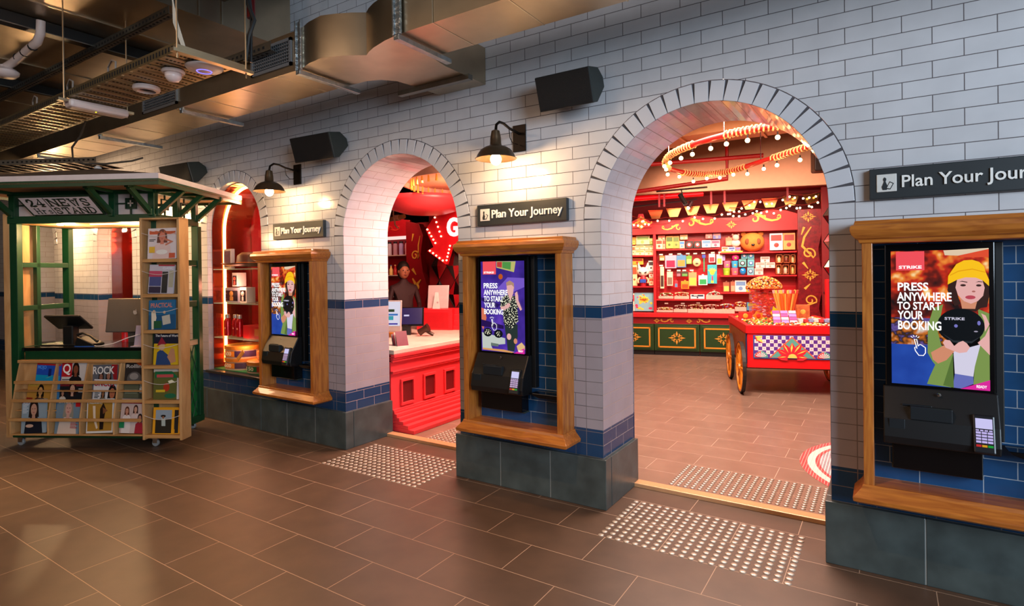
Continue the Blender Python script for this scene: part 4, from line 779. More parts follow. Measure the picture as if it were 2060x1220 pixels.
# ---------------------------------------------------------------- display window left of the left archway
MIRB = mat('#9a3a28', .12, .75, noise=.1, ns=3); MIRR = mat('#a01424', .15, .5, noise=.2, ns=3)  # mirror red has the reflection of the red shop put into its colour
def vitrine(cx, n):
    b = MB(); b.box((cx-.48, .50, .48), (cx+.48, .53, 2.45)); b.build('wall_vitrine_%d' % n, MIRR, kind='structure')
for n, cx in enumerate((-3.13, -5.72, -8.05)): vitrine(cx, n+1)
def lining(cx, r, z0, zs, y0, y1):
    b = MB(); P = [(cx-r, z0), (cx-r, zs)]+[(cx+r*math.cos(PI-PI*i/24), zs+r*math.sin(PI-PI*i/24)) for i in range(1, 24)]+[(cx+r, zs), (cx+r, z0)]
    for p, q in zip(P, P[1:]): b.quad((p[0], y0, p[1]), (q[0], y0, q[1]), (q[0], y1, q[1]), (p[0], y1, p[1]))
    return b
lining(-3.13, .462, .505, 1.957, .05, .495).build('trim_31', MIRB, kind='structure', smooth=True); lining(-5.72, .462, .505, 1.957, .16, .495).build('trim_32', MIRB, kind='structure', smooth=True)
b = MB()
P = [(-3.585+.0, z) for z in (.52, 1.9)]
pts = [(-3.583, .18, .56), (-3.583, .18, 1.90)]+[(-3.13+.452*math.cos(a), .18, 1.95+.452*math.sin(a)) for a in [PI-PI/2*i/14 for i in range(1, 15)]]
b.tube(pts, .014, 8); b.build('neon_strip', mat('#ffe8b0', .3, emit=24, noise=0, ecol='#ffc05a'), smooth=True, label='bright warm light strip curving up the left side of the display window', cat='light strip')
b = MB()
def archpane(b, cx, r, z0, zs, y, t):
    poly = [(cx-r, z0), (cx+r, z0)]+[(cx+r*math.cos(PI*i/20), zs+r*math.sin(PI*i/20)) for i in range(21)]; b.prism(poly, y, y+t)
archpane(b, -3.13, .465, .505, 1.955, .02, .006); b.build('window_1', GLASS, kind='structure')
b = MB(); archpane(b, -5.72, .465, .505, 1.955, .14, .006); b.build('window_2', GLASS, kind='structure')
b = MB(); archpane(b, -3.0, .30, .505, 2.05, .44, .004); b.build('arched_mirror', MIRB, label='tall arched bronze mirror at the back of the display window', cat='mirror')
GEDGE = mat('#bfe8d8', .08, alpha=.45, noise=0)
for z, q in ((1.550, 'top'), (1.195, 'middle'), (.835, 'bottom')):
    MB().box((-3.58, .05, z), (-2.68, .40, z+.008)).build('glass_shelf', GEDGE, label='%s glass shelf of the display window' % q, cat='shelf')
MB().box((-3.59, .05, .503), (-2.67, .48, .512)).build('felt_mat', mat('#0a6a38', .8), label='green felt mat on the floor of the display window', cat='mat')
t = thing('bowler_hat', 'wide-brimmed brown hat on the top glass shelf of the display window', 'hat', (-3.20, .22, 1.562))
MB().lathe([(0, .17), (.07, .165), (.115, .13), (.125, .06), (.13, .03)], n=24).build('crown', mat('#5a2c1c', .5), t, smooth=2); MB().lathe([(.125, .025), (.20, .02), (.265, .045), (.268, .052), (.20, .032), (.125, .04)], n=28).build('brim', mat('#5a2c1c', .5), t, smooth=2); MB().lathe([(.127, .03), (.129, .06), (.126, .062)], n=24).build('hat_band', mat('#d87020', .4), t)
t = thing('picture_box', 'white-edged photo frame standing on the top glass shelf', 'frame', (-3.50, .18, 1.560), -.1)
MB().box((-.085, -.02, 0), (.085, .02, .21)).build('frame', mat('#c8c0b8', .4), t, bev=.002); MB().box((-.07, -.022, .02), (.07, -.02, .19)).build('photo', mat('#584858', .4, noise=.5, ns=30), t)
def figbox(x, z, w_, h_, label, c1='#c8c0bc', c2='#6a2018', y=.16):
    t = thing('figure_box', label, 'box', (x+w_/2, y, z), -.05, group='boxed figures in the display window')
    MB().box((-w_/2, 0, 0), (w_/2, .10, h_)).build('carton', mat(c1, .45), t, bev=.002)
    MB().box((-w_/2+.012, -.002, .015), (w_/2-.012, 0, h_-.03)).build('window', mat('#1c1416', .2), t)
    b = MB(); b.sph((0, -.004, h_*.58), min(w_, h_)*.22, 6, (1, .3, .9)); b.box((-w_*.12, -.006, .02), (w_*.12, -.002, h_*.40)); b.build('figure', mat(c2, .5), t)
figbox(-3.42, 1.372, .10, .145, 'white boxed figure on top of the other figure boxes', c2='#b04838')
figbox(-3.80+.24, 1.204, .26, .155, 'wide grey boxed set of two figures at the left of the middle shelf', '#8a8a98', '#a87838')
figbox(-3.29, 1.204, .13, .16, 'white boxed figure with a round pale head on the middle shelf', c2='#c8b8b0')
for k, x in enumerate((-3.53, -3.43, -3.31)):
    t = thing('drink_bottle', ('left', 'middle', 'right')[k]+' of the three red steel bottles on the bottom glass shelf', 'bottle', (x, .17+.03*(k % 2), .845), group='red bottles in the display window')
    MB().lathe([(.030, 0), (.036, .004), (.036, .15), (.030, .175), (.022, .19)], n=20).build('body', mat('#a80c14', .25, .4), t, smooth=True); MB().lathe([(.024, .19), (.024, .225), (.02, .23), (0, .23)], n=16).build('cap', mat('#c8b8a8', .3, .6), t)
    b = MB(); b.sph((.012, -.0365, .085), .010, 5, (1, .15, 1)); b.build('badge', mat('#d8a890', .5), t)
def tin(x, y, z, r, h_, num, c, label):
    t = thing('round_box', label, 'box', (x, y, z), 0)
    MB().lathe([(r, 0), (r, h_*.78)], n=32).build('body', mat('#c8a888', .6), t, smooth=True); MB().lathe([(r+.004, h_*.72), (r+.004, h_), (r-.002, h_+.002), (0, h_+.002)], n=32).build('lid', mat('#c87820', .5), t, smooth=True)
    b = MB(); b.lathe([(r+.0015, h_*.14), (r+.0015, h_*.64)], n=24, a0=-PI*.95, a1=-PI*.02); b.build('band', mat(c, .5), t, smooth=True)
    b = MB(); b.lathe([(r+.003, h_*.16), (r+.003, h_*.62)], n=8, a0=-PI*.62, a1=-PI*.36); b.build('number_panel', mat('#e88820' if c != '#b83018' else '#187838', .5), t)
    text(num, mat('#f0e0c0', .5), t, -r*.30, r*.30, h_*.24, h_*.58, -r-.004, .001, bold=.02, name='number')
tin(-3.33, .25, .512, .20, .115, '600', '#4a3048', 'lower of the two stacked round boxes marked 600')
tin(-3.33, .25, .630, .20, .125, '600', '#3c2450', 'upper round box marked 600 with a purple band')
tin(-2.93, .23, .512, .19, .11, '150', '#b83018', 'round box marked 150 with an orange band in the display window')
tin(-2.90, .28, .624, .15, .09, '150', '#b02818', 'small orange round box on top of the one marked 150')
MB(Matrix.Rotation(-.7, 4, 'Y')).box((-.07, -.004, -.02), (.07, .004, .02)).build('ticket', mat('#e8a040', .5), loc=(-3.10, .045, .68), label='orange ticket leaning between the round boxes', cat='ticket', rot=(0, 0, 0))
t = thing('red_carton', 'wide red carton at the right of the bottom glass shelf', 'box', (-2.95, .2, .845)); MB().box((-.22, -.08, 0), (.22, .08, .13)).build('carton', RED, t, bev=.002); MB().box((-.02, -.082, .03), (.16, -.08, .10)).build('emblem', mat('#c87030', .5), t)
point('window_light', (-3.2, .22, 2.25), 9, (1, .5, .3), .05); point('window_light_b', (-3.25, .10, 1.38), 5, (1, .35, .22), .05); point('window_light_c', (-3.1, .10, .79), 4, (1, .45, .25), .05)
point('window_light_far', (-5.72, .3, 1.9), 5, (1, .35, .2), .1)
# ---------------------------------------------------------------- ticket counter room behind the left archway
CR = mat('#e43c42', .36, noise=.04)
t = thing('ticket_counter', 'red panelled ticket counter with a pale stone top seen through the left archway', 'counter')
b = MB(); b.box((-3.2, .56, .02), (-1.52, 2.75, .73)); b.build('body', CR, t)
b = MB(); b.box((-3.25, .56, .732), (-1.475, 2.8, .772)); b.build('stone_top', mat('#cdbcae', .25, noise=.12, ns=5), t, bev=.004)
for z0, z1, d in ((.70, .73, .03), (.68, .70, .018), (.655, .68, .008), (.56, .575, .010), (.545, .56, .004), (.20, .215, .012), (.18, .20, .02), (.15, .18, .05), (.12, .15, .08), (.09, .12, .13), (.055, .09, .19), (.018, .055, .26)):
    MB().box((-1.55, .56, z0), (-1.5+d, 2.75, z1)).build('moulding', CR, t, bev=.005)
for k in range(6):
    y0 = .68+.323*k; y1 = y0+.19
    b = MB()
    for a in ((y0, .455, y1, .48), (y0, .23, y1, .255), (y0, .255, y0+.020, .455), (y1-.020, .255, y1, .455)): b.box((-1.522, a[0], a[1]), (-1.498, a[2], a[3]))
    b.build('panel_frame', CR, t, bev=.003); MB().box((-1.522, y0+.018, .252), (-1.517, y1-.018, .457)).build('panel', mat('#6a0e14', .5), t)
# things on the counter
t = thing('desktop_computer', 'silver desktop computer with its coloured screen facing out, at the left of the counter', 'computer', (-2.33, 1.22, .772), math.radians(28))
MB(Matrix.Rotation(math.radians(-8), 4, 'X')).box((-.24, -.01, .08), (.24, .012, .42)).build('screen', mat('#b8aca8', .35, .5), t, bev=.006)
T = Matrix.Rotation(math.radians(-8), 4, 'X'); b = MB(T); ms = [em('#dcd8e8', .95), em('#3878c8', .8), em('#38a8b8', .8), em('#3020a0', .8), em('#305030', .6)]
b.box((-.225, -.012, .135), (.225, -.0105, .405))
for mi, r4 in ((1, (-.2, .25, .2, .27)), (2, (.0, .20, .15, .245)), (3, (-.2, .15, .2, .165)), (4, (-.18, .29, .16, .32))): b.mi = mi; b.box((r4[0], -.0125, r4[1]), (r4[2], -.0119, r4[3]))
b.build('display', ms, t); MB().box((-.06, -.02, 0), (.06, .1, .01)).box((-.05, .02, .01), (.05, .03, .12)).build('stand', mat('#b8aca8', .35, .5), t)
t = thing('tablet_till', 'black tablet till with a dark violet screen on the counter', 'till', (-2.31, 1.63, .772), math.radians(38))
T = Matrix.Translation((0, 0, .21)) @ Matrix.Rotation(math.radians(-28), 4, 'X'); MB(T).box((-.20, -.01, -.12), (.20, .012, .12)).build('frame', BLACKG, t, bev=.006)
b = MB(T); b.box((-.18, -.0115, -.10), (.18, -.0102, .105)); b.mi = 1; b.box((-.03, -.0125, .0), (.03, -.0116, .02)); b.box((-.17, -.0125, -.09), (-.13, -.0116, -.06)); b.build('display', [em('#3c2c6c', .55), em('#d8d0f0', .9)], t); MB().box((-.05, -.05, 0), (.05, .05, .12)).build('stand', BLACK, t, bev=.004)
MB().box((-.11, -.04, 0), (.11, .04, .045)).build('wooden_block', mat('#c87c28', .5), loc=(-2.30, 1.42, .772), rz=.5, bev=.003, label='orange wooden block in front of the tablet till', cat='block')
t = thing('hand_scanner', 'brown metal barcode scanner lying on the counter', 'scanner', (-2.02, 1.62, .772), .4)
MB().tube([(-.07, 0, .04), (-.02, 0, .07), (.04, 0, .10)], [.04, .035, .05], 12).build('head', mat('#4a3028', .35, .6), t, smooth=True); MB().tube([(.02, 0, .06), (.06, .02, .03), (.09, .03, .012)], .02, 8).build('handle', mat('#3a2820', .4, .5), t)
t = thing('red_plinth', 'stepped bright red box on the counter carrying a silver computer', 'plinth', (-2.40, 2.36, .772), math.radians(20))
b = MB(); b.box((-.27, -.15, 0), (.20, .15, .26)); b.build('box', BRIGHTRED, t, bev=.003); b = MB(); b.box((-.24, -.153, .03), (.15, -.15, .22)); b.build('front_panel', mat('#b00c18', .4), t)
for k in range(4): MB().box((.20, -.12+.02*k, 0), (.26+.025*(3-k), .12, .07*(k+1)-.02)).build('step', BRIGHTRED, t, bev=.003)
t = thing('desktop_computer', 'silver computer seen from behind on the bright red plinth', 'computer', (-2.45, 2.36, 1.032), math.radians(20))
MB(Matrix.Rotation(math.radians(-10), 4, 'X')).box((-.14, -.01, .0), (.14, .01, .30)).build('screen', mat('#c8b4b4', .4, .3), t, bev=.005); MB().prism([(-.05, 0), (.05, 0), (.03, .21), (-.01, .21)], -.06, -.05).build('stand', mat('#d8c8c4', .4), t); MB().sph((.02, -.062, .08), .014, 6, (1, .2, 1)).build('emblem', mat('#a89c9c', .4), t)
b = MB()
for k in range(4): b.box((0, .035*k, 0), (.15, .035*k+.004, .16))
t = thing('leaflet_rack', 'small rack of dark leaflets at the near left end of the counter', 'leaflets', (-1.66, .80, .772), 1.2)
for k in range(4): MB(Matrix.Rotation(-.35, 4, 'X')).box((0, .035*k, 0), (.12, .035*k+.004, .15)).build('leaflet', mat(('#6a3040', '#a89890', '#7a2438', '#504048')[k], .4), t)
# back of that room
bw = MB(); bw.box((-6.2, 4.0, 0), (-2.3, 4.1, 2.34)); bw.build('wall_counter_back', mat('#a00c16', .5), kind='structure')
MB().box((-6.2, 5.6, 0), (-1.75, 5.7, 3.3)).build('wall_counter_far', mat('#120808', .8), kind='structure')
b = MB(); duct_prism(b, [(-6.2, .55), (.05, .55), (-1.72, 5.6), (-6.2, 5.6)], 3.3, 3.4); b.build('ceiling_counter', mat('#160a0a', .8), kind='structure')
b = MB(); duct_prism(b, [(.05, .56), (.10, .56), (-1.9, 6.3), (-1.95, 6.3)], 0.019, 3.6); b.build('wall_partition', mat('#9a1018', .6), kind='structure')
MB().box((-6.3, .56, 0), (-6.2, 5.7, 3.4)).build('wall_counter_left', mat('#5a0a10', .6), kind='structure')
def scroll(b, cx, cz, s, y, flip=1, w_=.02):
    """S-shaped carnival scroll"""
    f = flip
    b.ribbon([(cx+f*s*p[0], cz+s*p[1]) for p in spiral(-.42, .0, .05, .26, -PI*1.2, PI*.5, 20)], [w_*.5+w_*.6*i/20 for i in range(21)], y-.006, y)
    b.ribbon([(cx+f*s*p[0], cz+s*p[1]) for p in [(-.42, .26), (-.2, .24), (.0, .12), (.2, -.04), (.5, -.12), (.8, -.08), (.98, .03)]], [w_*1.2, w_*1.4, w_*1.4, w_*1.2, w_, w_*.8, w_*.5], y-.006, y)
    b.ribbon([(cx+f*s*p[0], cz+s*p[1]) for p in spiral(.86, .12, .03, .13, PI*3.2, PI*1.2, 14)], w_*.6, y-.006, y)
    b.ribbon([(cx+f*s*p[0], cz+s*p[1]) for p in spiral(.12, .12, .02, .10, -PI*.5, PI*1.5, 12)], w_*.5, y-.006, y)
t = thing('drinks_shelving', 'red shelving with a curved headboard and small bottles behind the ticket counter', 'shelving', (0, 3.95, 0))
MB().prism([(-5.2, 2.12), (-4.32, 2.12), (-4.30, 2.38), (-4.45, 2.40), (-4.7, 2.46), (-4.95, 2.44), (-5.2, 2.38)], -.08, -.04).build('headboard', mat('#b01420', .4), t, bev=.004)
b = MB(); scroll(b, -4.75, 2.25, .22, -.081, 1, .024); b.build('gold_scroll', mat('#d8382c', .4), t)
b = MB(); b.box((-5.2, -.09, 2.07), (-4.33, -.02, 2.12)); b.build('light_bar', em('#f0c8c0', 1.3), t)
for z in (1.80, 1.46, 1.10): MB().box((-5.2, -.16, z-.015), (-4.34, .04, z)).build('shelf', mat('#c8b0a0', .4), t)
b = MB(); pr = [(-4.34, .8), (-3.92, .8), (-3.94, 1.0), (-3.86, 1.2), (-3.98, 1.5), (-4.02, 1.8), (-3.96, 2.1), (-4.05, 2.3), (-4.34, 2.36)]; b.prism(pr, -.14, -.02); b.build('scalloped_post', mat('#8a0c16', .4), t, bev=.006)
b = MB(); b.ribbon(spiral(-4.14, 1.78, .02, .09, PI*2.5, -PI*.2, 18)+[(-4.06, 1.95), (-4.02, 2.1)], [.02]*19+[.022, .01], -.148, -.14); b.ribbon([(-4.2, 2.02), (-4.17, 2.14)], [.01, .04], -.148, -.14); b.ribbon([(-4.2, 1.56), (-4.12, 1.46)], [.05, .01], -.148, -.14); b.build('gold_scroll', GOLD, t)
b = MB(); b.ribbon([(-4.2, 1.40), (-4.13, 1.30), (-4.1, 1.22)], [.02, .05, .02], -.148, -.14); b.ribbon([(-4.02, 1.38), (-4.1, 1.30), (-4.18, 1.22)], [.02, .05, .02], -.148, -.14); b.sph((-4.1, -.146, 1.26), .05, 6, (1, .15, 1)); b.build('gold_flower', GOLD, t)
BC = ['#3a5a20', '#c8a050', '#b02828', '#e0d0b0', '#7a3018', '#d87838', '#506890', '#e8c878']
k = 0
for z, n in ((1.80, 6), (1.46, 8), (1.10, 8)):
    for i in range(n):
        x = -5.05+.68*i/(n-1)
        if z == 1.80:
            t = thing('glass_jar', 'jar %s on the top lit shelf behind the counter' % ('first from the left', 'second from the left', 'third from the left', 'third from the right', 'second from the right', 'last at the right')[i], 'jar', (x, 3.87, 1.80), group='jars on the top shelf')
            MB().lathe([(.035, 0), (.04, .01), (.04, .17), (.03, .2)], n=12).build('body', mat(('#c8b0c8', '#8a7ab0', '#c8c0d0', '#b08898', '#a898c8', '#c88890')[i], .2), t, smooth=True); MB().lathe([(.032, .2), (.032, .23), (0, .23)], n=12).build('lid', mat('#201820', .4), t)
        else:
            t = thing('bottle', 'small bottle, number %s along the %s shelf behind the counter' % (('one', 'two', 'three', 'four', 'five', 'six', 'seven', 'eight')[i], 'middle' if z == 1.46 else 'lowest'), 'bottle', (x, 3.88, z), group='bottles behind the counter')
            MB().lathe([(.03, 0), (.034, .01), (.034, .09), (.014, .13), (.014, .16)], n=12).build('body', mat(BC[(i*3+int(z*10)) % 8], .25), t, smooth=True); MB().lathe([(.016, .16), (.016, .175), (0, .175)], n=10).build('cap', mat(BC[(i+3) % 8], .4), t)
# faceted mirror wall
t = thing('faceted_panel', 'wall panel of red and dark diamond mirror facets behind the counter', 'wall panel', (0, 3.3, 0))
b = MB(); ms = [mat('#c01420', .15, .3), mat('#2a0a0c', .1, .5), mat('#8a8078', .08, .8), mat('#d81c28', .2, .2)]
for i in range(4):
    for j in range(5):
        cx_, cz_ = -3.2+i*.30, .75+j*.42
        for q, (sx, sz) in enumerate(((-1, 1), (1, 1), (1, -1), (-1, -1))):
            b.mi = (i*2+j+q*(1+i % 2)) % 4; b.f([b.v((cx_, -.05, cz_)), b.v((cx_+sx*.15, 0, cz_)), b.v((cx_, 0, cz_+sz*.21))])
b.build('facets', ms, t)
b = MB()
for i in range(4):
    for j in range(5):
        cx_, cz_ = -3.2+i*.30, .75+j*.42; b.tube([(cx_-.15, -.004, cz_), (cx_, -.004, cz_+.21), (cx_+.15, -.004, cz_), (cx_, -.004, cz_-.21)], .006, 4, closed=True)
b.build('black_leading', BLACK, t); MB().box((-3.4, .01, 0), (-2.1, .06, 2.6)).build('backing', mat('#7a0c14', .5), t)
# arrow sign with bulbs
t = thing('arrow_sign', 'big red arrow sign edged with small bulbs and a white G', 'sign', (0, 2.9, 0))
pr = [(-3.06, 2.10), (-2.86, 2.32), (-2.62, 2.62), (-2.2, 2.75), (-2.1, 1.9), (-2.60, 1.86), (-2.70, 1.60), (-3.04, 1.80), (-2.92, 1.85)]
MB().prism(pr, -.06, 0).build('panel', BRIGHTRED, t, bev=.004)
text('G', mat('#fff0f0', .4, emit=1.2, noise=0, ecol='#ffd0d0'), t, -2.66, -2.46, 1.98, 2.24, -.062, .02, bold=.03)
edge = [((-3.02, 2.10), (-2.86, 1.88)), ((-2.98, 1.80), (-2.72, 1.64)), ((-2.68, 1.66), (-2.61, 1.88)), ((-2.88, 2.26), (-2.76, 1.96))]
b = MB()
for (x0, z0), (x1, z1) in edge:
    for i in range(5): b.sph((x0+(x1-x0)*i/4.5, -.066, z0+(z1-z0)*i/4.5), .013, 5)
b.build('bulbs', mat('#fff0d0', .3, emit=5, noise=0, ecol='#ffd8a0'), t)
t['label'] = 'big red arrow sign edged with small bulbs and a white G'
t = thing('drum_shade', 'big red bowl-shaped drum hanging over the ticket counter', 'shade', (-2.53, 2.24, 2.22))
MB().lathe([(0, 0), (.25, .02), (.42, .07), (.52, .15), (.55, .22), (.53, .22), (.3, .2), (0, .2)], n=40).build('bowl', CR, t, smooth=2); MB().tube([(0, 0, .2), (0, 0, 1.08)], .01, 6).build('cord', BLACK, t)
t = thing('canopy', 'pale round canopy with gold tassels above the red drum', 'canopy', (-1.42, 1.93, 2.47))
MB().lathe([(.0, .05), (.86, .05), (.875, .0), (.90, .0), (.90, .16), (0, .20)], n=56).build('drum', mat('#e8b090', .5), t, smooth=True)
b = MB()
b.tube([(.0, .0, .045), (.0, .0, -.05)], [.006, .014], 6); ts = b.build('tassel', GOLD, t, loc=(.79, 0, 0))
for i in range(1, 44): o = ts.copy(); COL.objects.link(o); o.parent = t; a = 2*PI*i/44; o.location = (.79*math.cos(a), .79*math.sin(a), 0)
MB().tube([(0, 0, .2), (0, 0, .83)], .012, 6).build('rod', BLACK, t)
t = thing('rope_pole', 'wooden pole tied with knotted rope hanging by the left jamb', 'pole', (0, 0, 0))
MB().tube([(-4.1, 3.1, 2.31), (-3.70, 3.1, 2.35)], .035, 10).build('pole', PINE, t, smooth=True); b = MB(); b.tube([(-3.93, 3.1, 3.30), (-3.91, 3.08, 2.37)], .012, 6)
for i in range(4): b.lathe([(.04, -.006), (.048, 0), (.04, .006)], (-3.90+.03*i, 3.1, 2.335), 10, Matrix.Rotation(PI/2, 4, 'Y'))
b.tube([(-3.86, 3.05, 2.33), (-3.83, 3.03, 2.22), (-3.76, 3.02, 2.17)], .012, 6); b.build('rope', mat('#c8a888', .8), t, smooth=True)
spot('counter_red', (-2.2, 1.4, 3.0), (-2.0, 1.9, .8), 60, (1, .35, .25), 90)
spot('counter_shelf_light', (-4.3, 3.0, 2.9), (-4.6, 4.0, 1.6), 60, (1, .5, .35), 70)
spot('panel_light', (-2.2, 1.9, 2.9), (-2.9, 3.3, 1.6), 50, (1, .3, .2), 80)
# attendant
t = thing('person', 'person with dark hair in a dark top behind the computer at the ticket counter', 'person', (-3.5, 2.85, .02), math.radians(60))
m_ = bpy.data.meshes.new('body'); J = [(0, 0, .90, .13), (0, 0, 1.08, .125), (0, 0, 1.24, .14), (0, -.01, 1.34, .06), (0, -.02, 1.40, .05), (-.17, 0, 1.26, .06), (-.23, -.02, 1.02, .045), (-.16, -.22, .93, .035), (-.12, -.30, .92, .03), (.17, 0, 1.26, .06), (.23, -.02, 1.02, .045), (.16, -.22, .93, .035), (.12, -.30, .92, .03), (-.09, 0, .82, .09), (-.10, .0, .46, .06), (-.10, .02, .08, .045), (.09, 0, .82, .09), (.10, 0, .46, .06), (.10, .02, .08, .045), (-.10, -.12, .04, .035), (.10, -.12, .04, .035)]
E_ = [(0, 1), (1, 2), (2, 3), (3, 4), (2, 5), (5, 6), (6, 7), (7, 8), (2, 9), (9, 10), (10, 11), (11, 12), (0, 13), (13, 14), (14, 15), (0, 16), (16, 17), (17, 18), (15, 19), (18, 20)]
for s, base in ((-1, 8), (1, 12)):
    x, y, z, _ = J[base]
    for f in range(5):
        i0 = len(J); a = (-.03+.015*f) if f < 4 else s*-.035
        J.append((x+a, y-.045, z+.004, .0085)); J.append((x+a*1.1, y-.085+(.02 if f in (0, 4) else 0), z-.012, .0075)); E_.append((base, i0)); E_.append((i0, i0+1))
m_.from_pydata([j[:3] for j in J], E_, []); bo = bpy.data.objects.new('body', m_); COL.objects.link(bo); bo.parent = t
sk = bo.modifiers.new('skin', 'SKIN'); bo.modifiers.new('sub', 'SUBSURF').levels = 2; bo.modifiers['sub'].render_levels = 2
for i, j in enumerate(J): m_.skin_vertices[0].data[i].radius = (j[3], j[3]*.8)
m_.skin_vertices[0].data[0].use_root = True; m_.materials.append(mat('#3a1c1c', .7))
b = MB(); b.sph((0, -.02, 1.50), .095, 12, (.82, .95, 1.2)); b.sph((0, -.115, 1.49), .016, 6, (.8, 1, 1.4))
for s in (-1, 1): b.sph((s*.08, -.02, 1.495), .02, 5, (.4, .8, 1.3))
b.build('head', mat('#b87050', .5), t, smooth=2)
b = MB(); b.mi = 0
for s in (-1, 1): b.sph((s*.032, -.103, 1.51), .011, 5, (1, .5, .7))
b.mi = 1; b.sph((0, -.105, 1.445), .022, 5, (1, .4, .35)); b.build('face_features', [mat('#180c08', .4), mat('#8a3030', .5)], t)
b = MB(); b.sph((0, .005, 1.54), .105, 12, (.86, .95, 1.05)); b.sph((0, .07, 1.47), .07, 8, (1, .7, 1.4)); b.build('hair', mat('#20120c', .6), t, smooth=2)
# ---------------------------------------------------------------- sweet shop behind the right archway
KA = Vector((-1.406, 6.503, 0)); KANG = math.radians(14.5823); KE = Vector((math.cos(KANG), math.sin(KANG), 0)); KN = Vector((-KE.y, KE.x, 0))
def kw(u, v, z): return KA+KE*u+KN*v+Vector((0, 0, z))
SLAT = tile('red_slat_board', 5.0, .10, 0, [(0, '#bc0612')], '#e0585a', ms=.003, rough=.35, var=.03)
k = MB(); k.uv = k.bm.loops.layers.uv.new('UVMap')
f = k.quad(*[kw(u, 0, z) for u, z in ((-1.5, 0), (4.6, 0), (4.6, 2.36), (-1.5, 2.36))])
for l in f.loops: q = l.vert.co-KA; l[k.uv].uv = (Vector((q.x, q.y, 0)).dot(KE), q.z)
k.build('wall_shop_back', SLAT, kind='structure')
b = MB(); b.box((-3, .35, 0), (6, .45, 4.0)); b.build('wall_shop_rear', mat('#6a0c10', .7), loc=KA, rz=KANG, kind='structure')
b = MB(); b.box((-2, -1.35, 2.66), (5, -1.25, 3.9)); b.build('wall_shop_bulkhead', mat('#80583c', .7), loc=KA, rz=KANG, kind='structure')
b = MB(); duct_prism(b, [(.08, .56), (4.6, .56), (4.6, 9.4), (-2.4, 9.4), (-1.92, 6.3)], 3.6, 3.7); b.build('ceiling_shop', mat('#6a4028', .8), kind='structure')
MB().box((4.5, .56, 0), (4.6, 9, 3.7)).build('wall_shop_right', mat('#b8382c', .6), kind='structure')
# ceiling services
t = thing('air_duct', 'brown rectangular duct crossing the shop ceiling', 'duct'); MB().box((-.9, 3.9, 3.15), (4, 4.5, 3.5)).build('casing', mat('#b07848', .4, .5), t); b = MB()
for x in (.2, 1.1, 2.0): b.box((x, 3.88, 3.13), (x+.03, 4.52, 3.16))
b.build('flange', mat('#c89060', .4, .5), t)
for k2, (p, lab) in enumerate((([(1.0, 3.2, 3.12), (2.6, 3.5, 3.12)], 'straight red pipe high on the shop ceiling'), ([(-.4, 4.6, 2.98), (1.0, 5.0, 3.0)], 'low red pipe run near the bulkhead of the shop'), ([(.56, 4.9, 3.4), (.56, 4.9, 2.72), (-.9, 4.6, 2.60)], 'red pipe dropping down and bending left below the bulkhead'))):
    MB().tube(p, .03, 10).build('sprinkler_pipe', mat('#b01818', .35), smooth=True, label=lab, cat='pipe')
t = thing('track_spotlight', 'small dark track spotlight below the bulkhead', 'spotlight', (-.02, 4.75, 2.50)); MB().tube([(0, 0, .10), (.02, 0, .02)], .008, 6).build('arm', BLACK, t); MB().tube([(-.02, 0, .04), (.07, -.03, -.11)], .032, 12).build('head', DARK, t); MB().box((-.35, -.02, .10), (.35, .02, .12)).build('track', BLACK, t)
t = thing('loudspeaker', 'dark loudspeaker hanging against the shop bulkhead', 'loudspeaker', (1.78, 4.55, 2.66), .3); MB().box((-.16, -.1, -.02), (.16, .12, .30)).build('cabinet', mat('#2a1812', .5), t, bev=.02); MB().box((-.15, -.104, -.01), (.15, -.1, .29)).build('grille', mat('#180e0a', .7), t); MB().tube([(0, 0, .3), (0, 0, .94)], .008, 6).build('rod', CHROME, t)
# hanging ring wound with rope and festoon bulbs
t = thing('festoon_ring', 'hanging red ring wound with rope and strung with glowing bulbs', 'festoon light', (0, 0, 2.74))
def cyc(P, n=10):
    out = []; N = len(P)
    for i in range(N):
        p0, p1, p2, p3 = (Vector(P[(i+q-1) % N]) for q in range(4))
        for k in range(n):
            s = k/n; out.append(.5*((2*p1)+(-p0+p2)*s+(2*p0-5*p1+4*p2-p3)*s*s+(-p0+3*p1-3*p2+p3)*s**3))
    return out
ring = cyc([(.13, 3.72, 0), (.34, 3.02, 0), (.72, 2.55, 0), (1.19, 2.26, 0), (1.65, 2.22, 0), (2.02, 2.45, 0), (2.05, 2.9, 0), (1.62, 3.42, 0), (1.14, 3.95, 0), (.66, 4.42, 0), (.30, 4.35, 0)], 10)
MB().tube(ring, .028, 10, closed=True).build('red_hoop', mat('#c0201c', .4), t, smooth=True)
b = MB(); N = len(ring); w_pts = []
for i in range(N*8):
    s = i/8; a = ring[int(s) % N].lerp(ring[(int(s)+1) % N], s-int(s)); tn = (ring[(int(s)+1) % N]-ring[int(s) % N]).normalized(); nx = tn.cross(Vector((0, 0, 1))).normalized(); ph = i*2*PI/6.5
    if (int(s)//7) % 4 != 3: w_pts.append(a+(nx*math.cos(ph)+Vector((0, 0, 1))*math.sin(ph))*.036)
    elif len(w_pts) > 6: b.tube(w_pts, .008, 5); w_pts = []
if len(w_pts) > 6: b.tube(w_pts, .008, 5)
b.build('rope_winding', mat('#e0b070', .7), t, smooth=True)
BULB = mat('#fff0c8', .3, emit=22, noise=0, ecol='#ffcf80'); bm_ = None
r2 = random.Random(3)
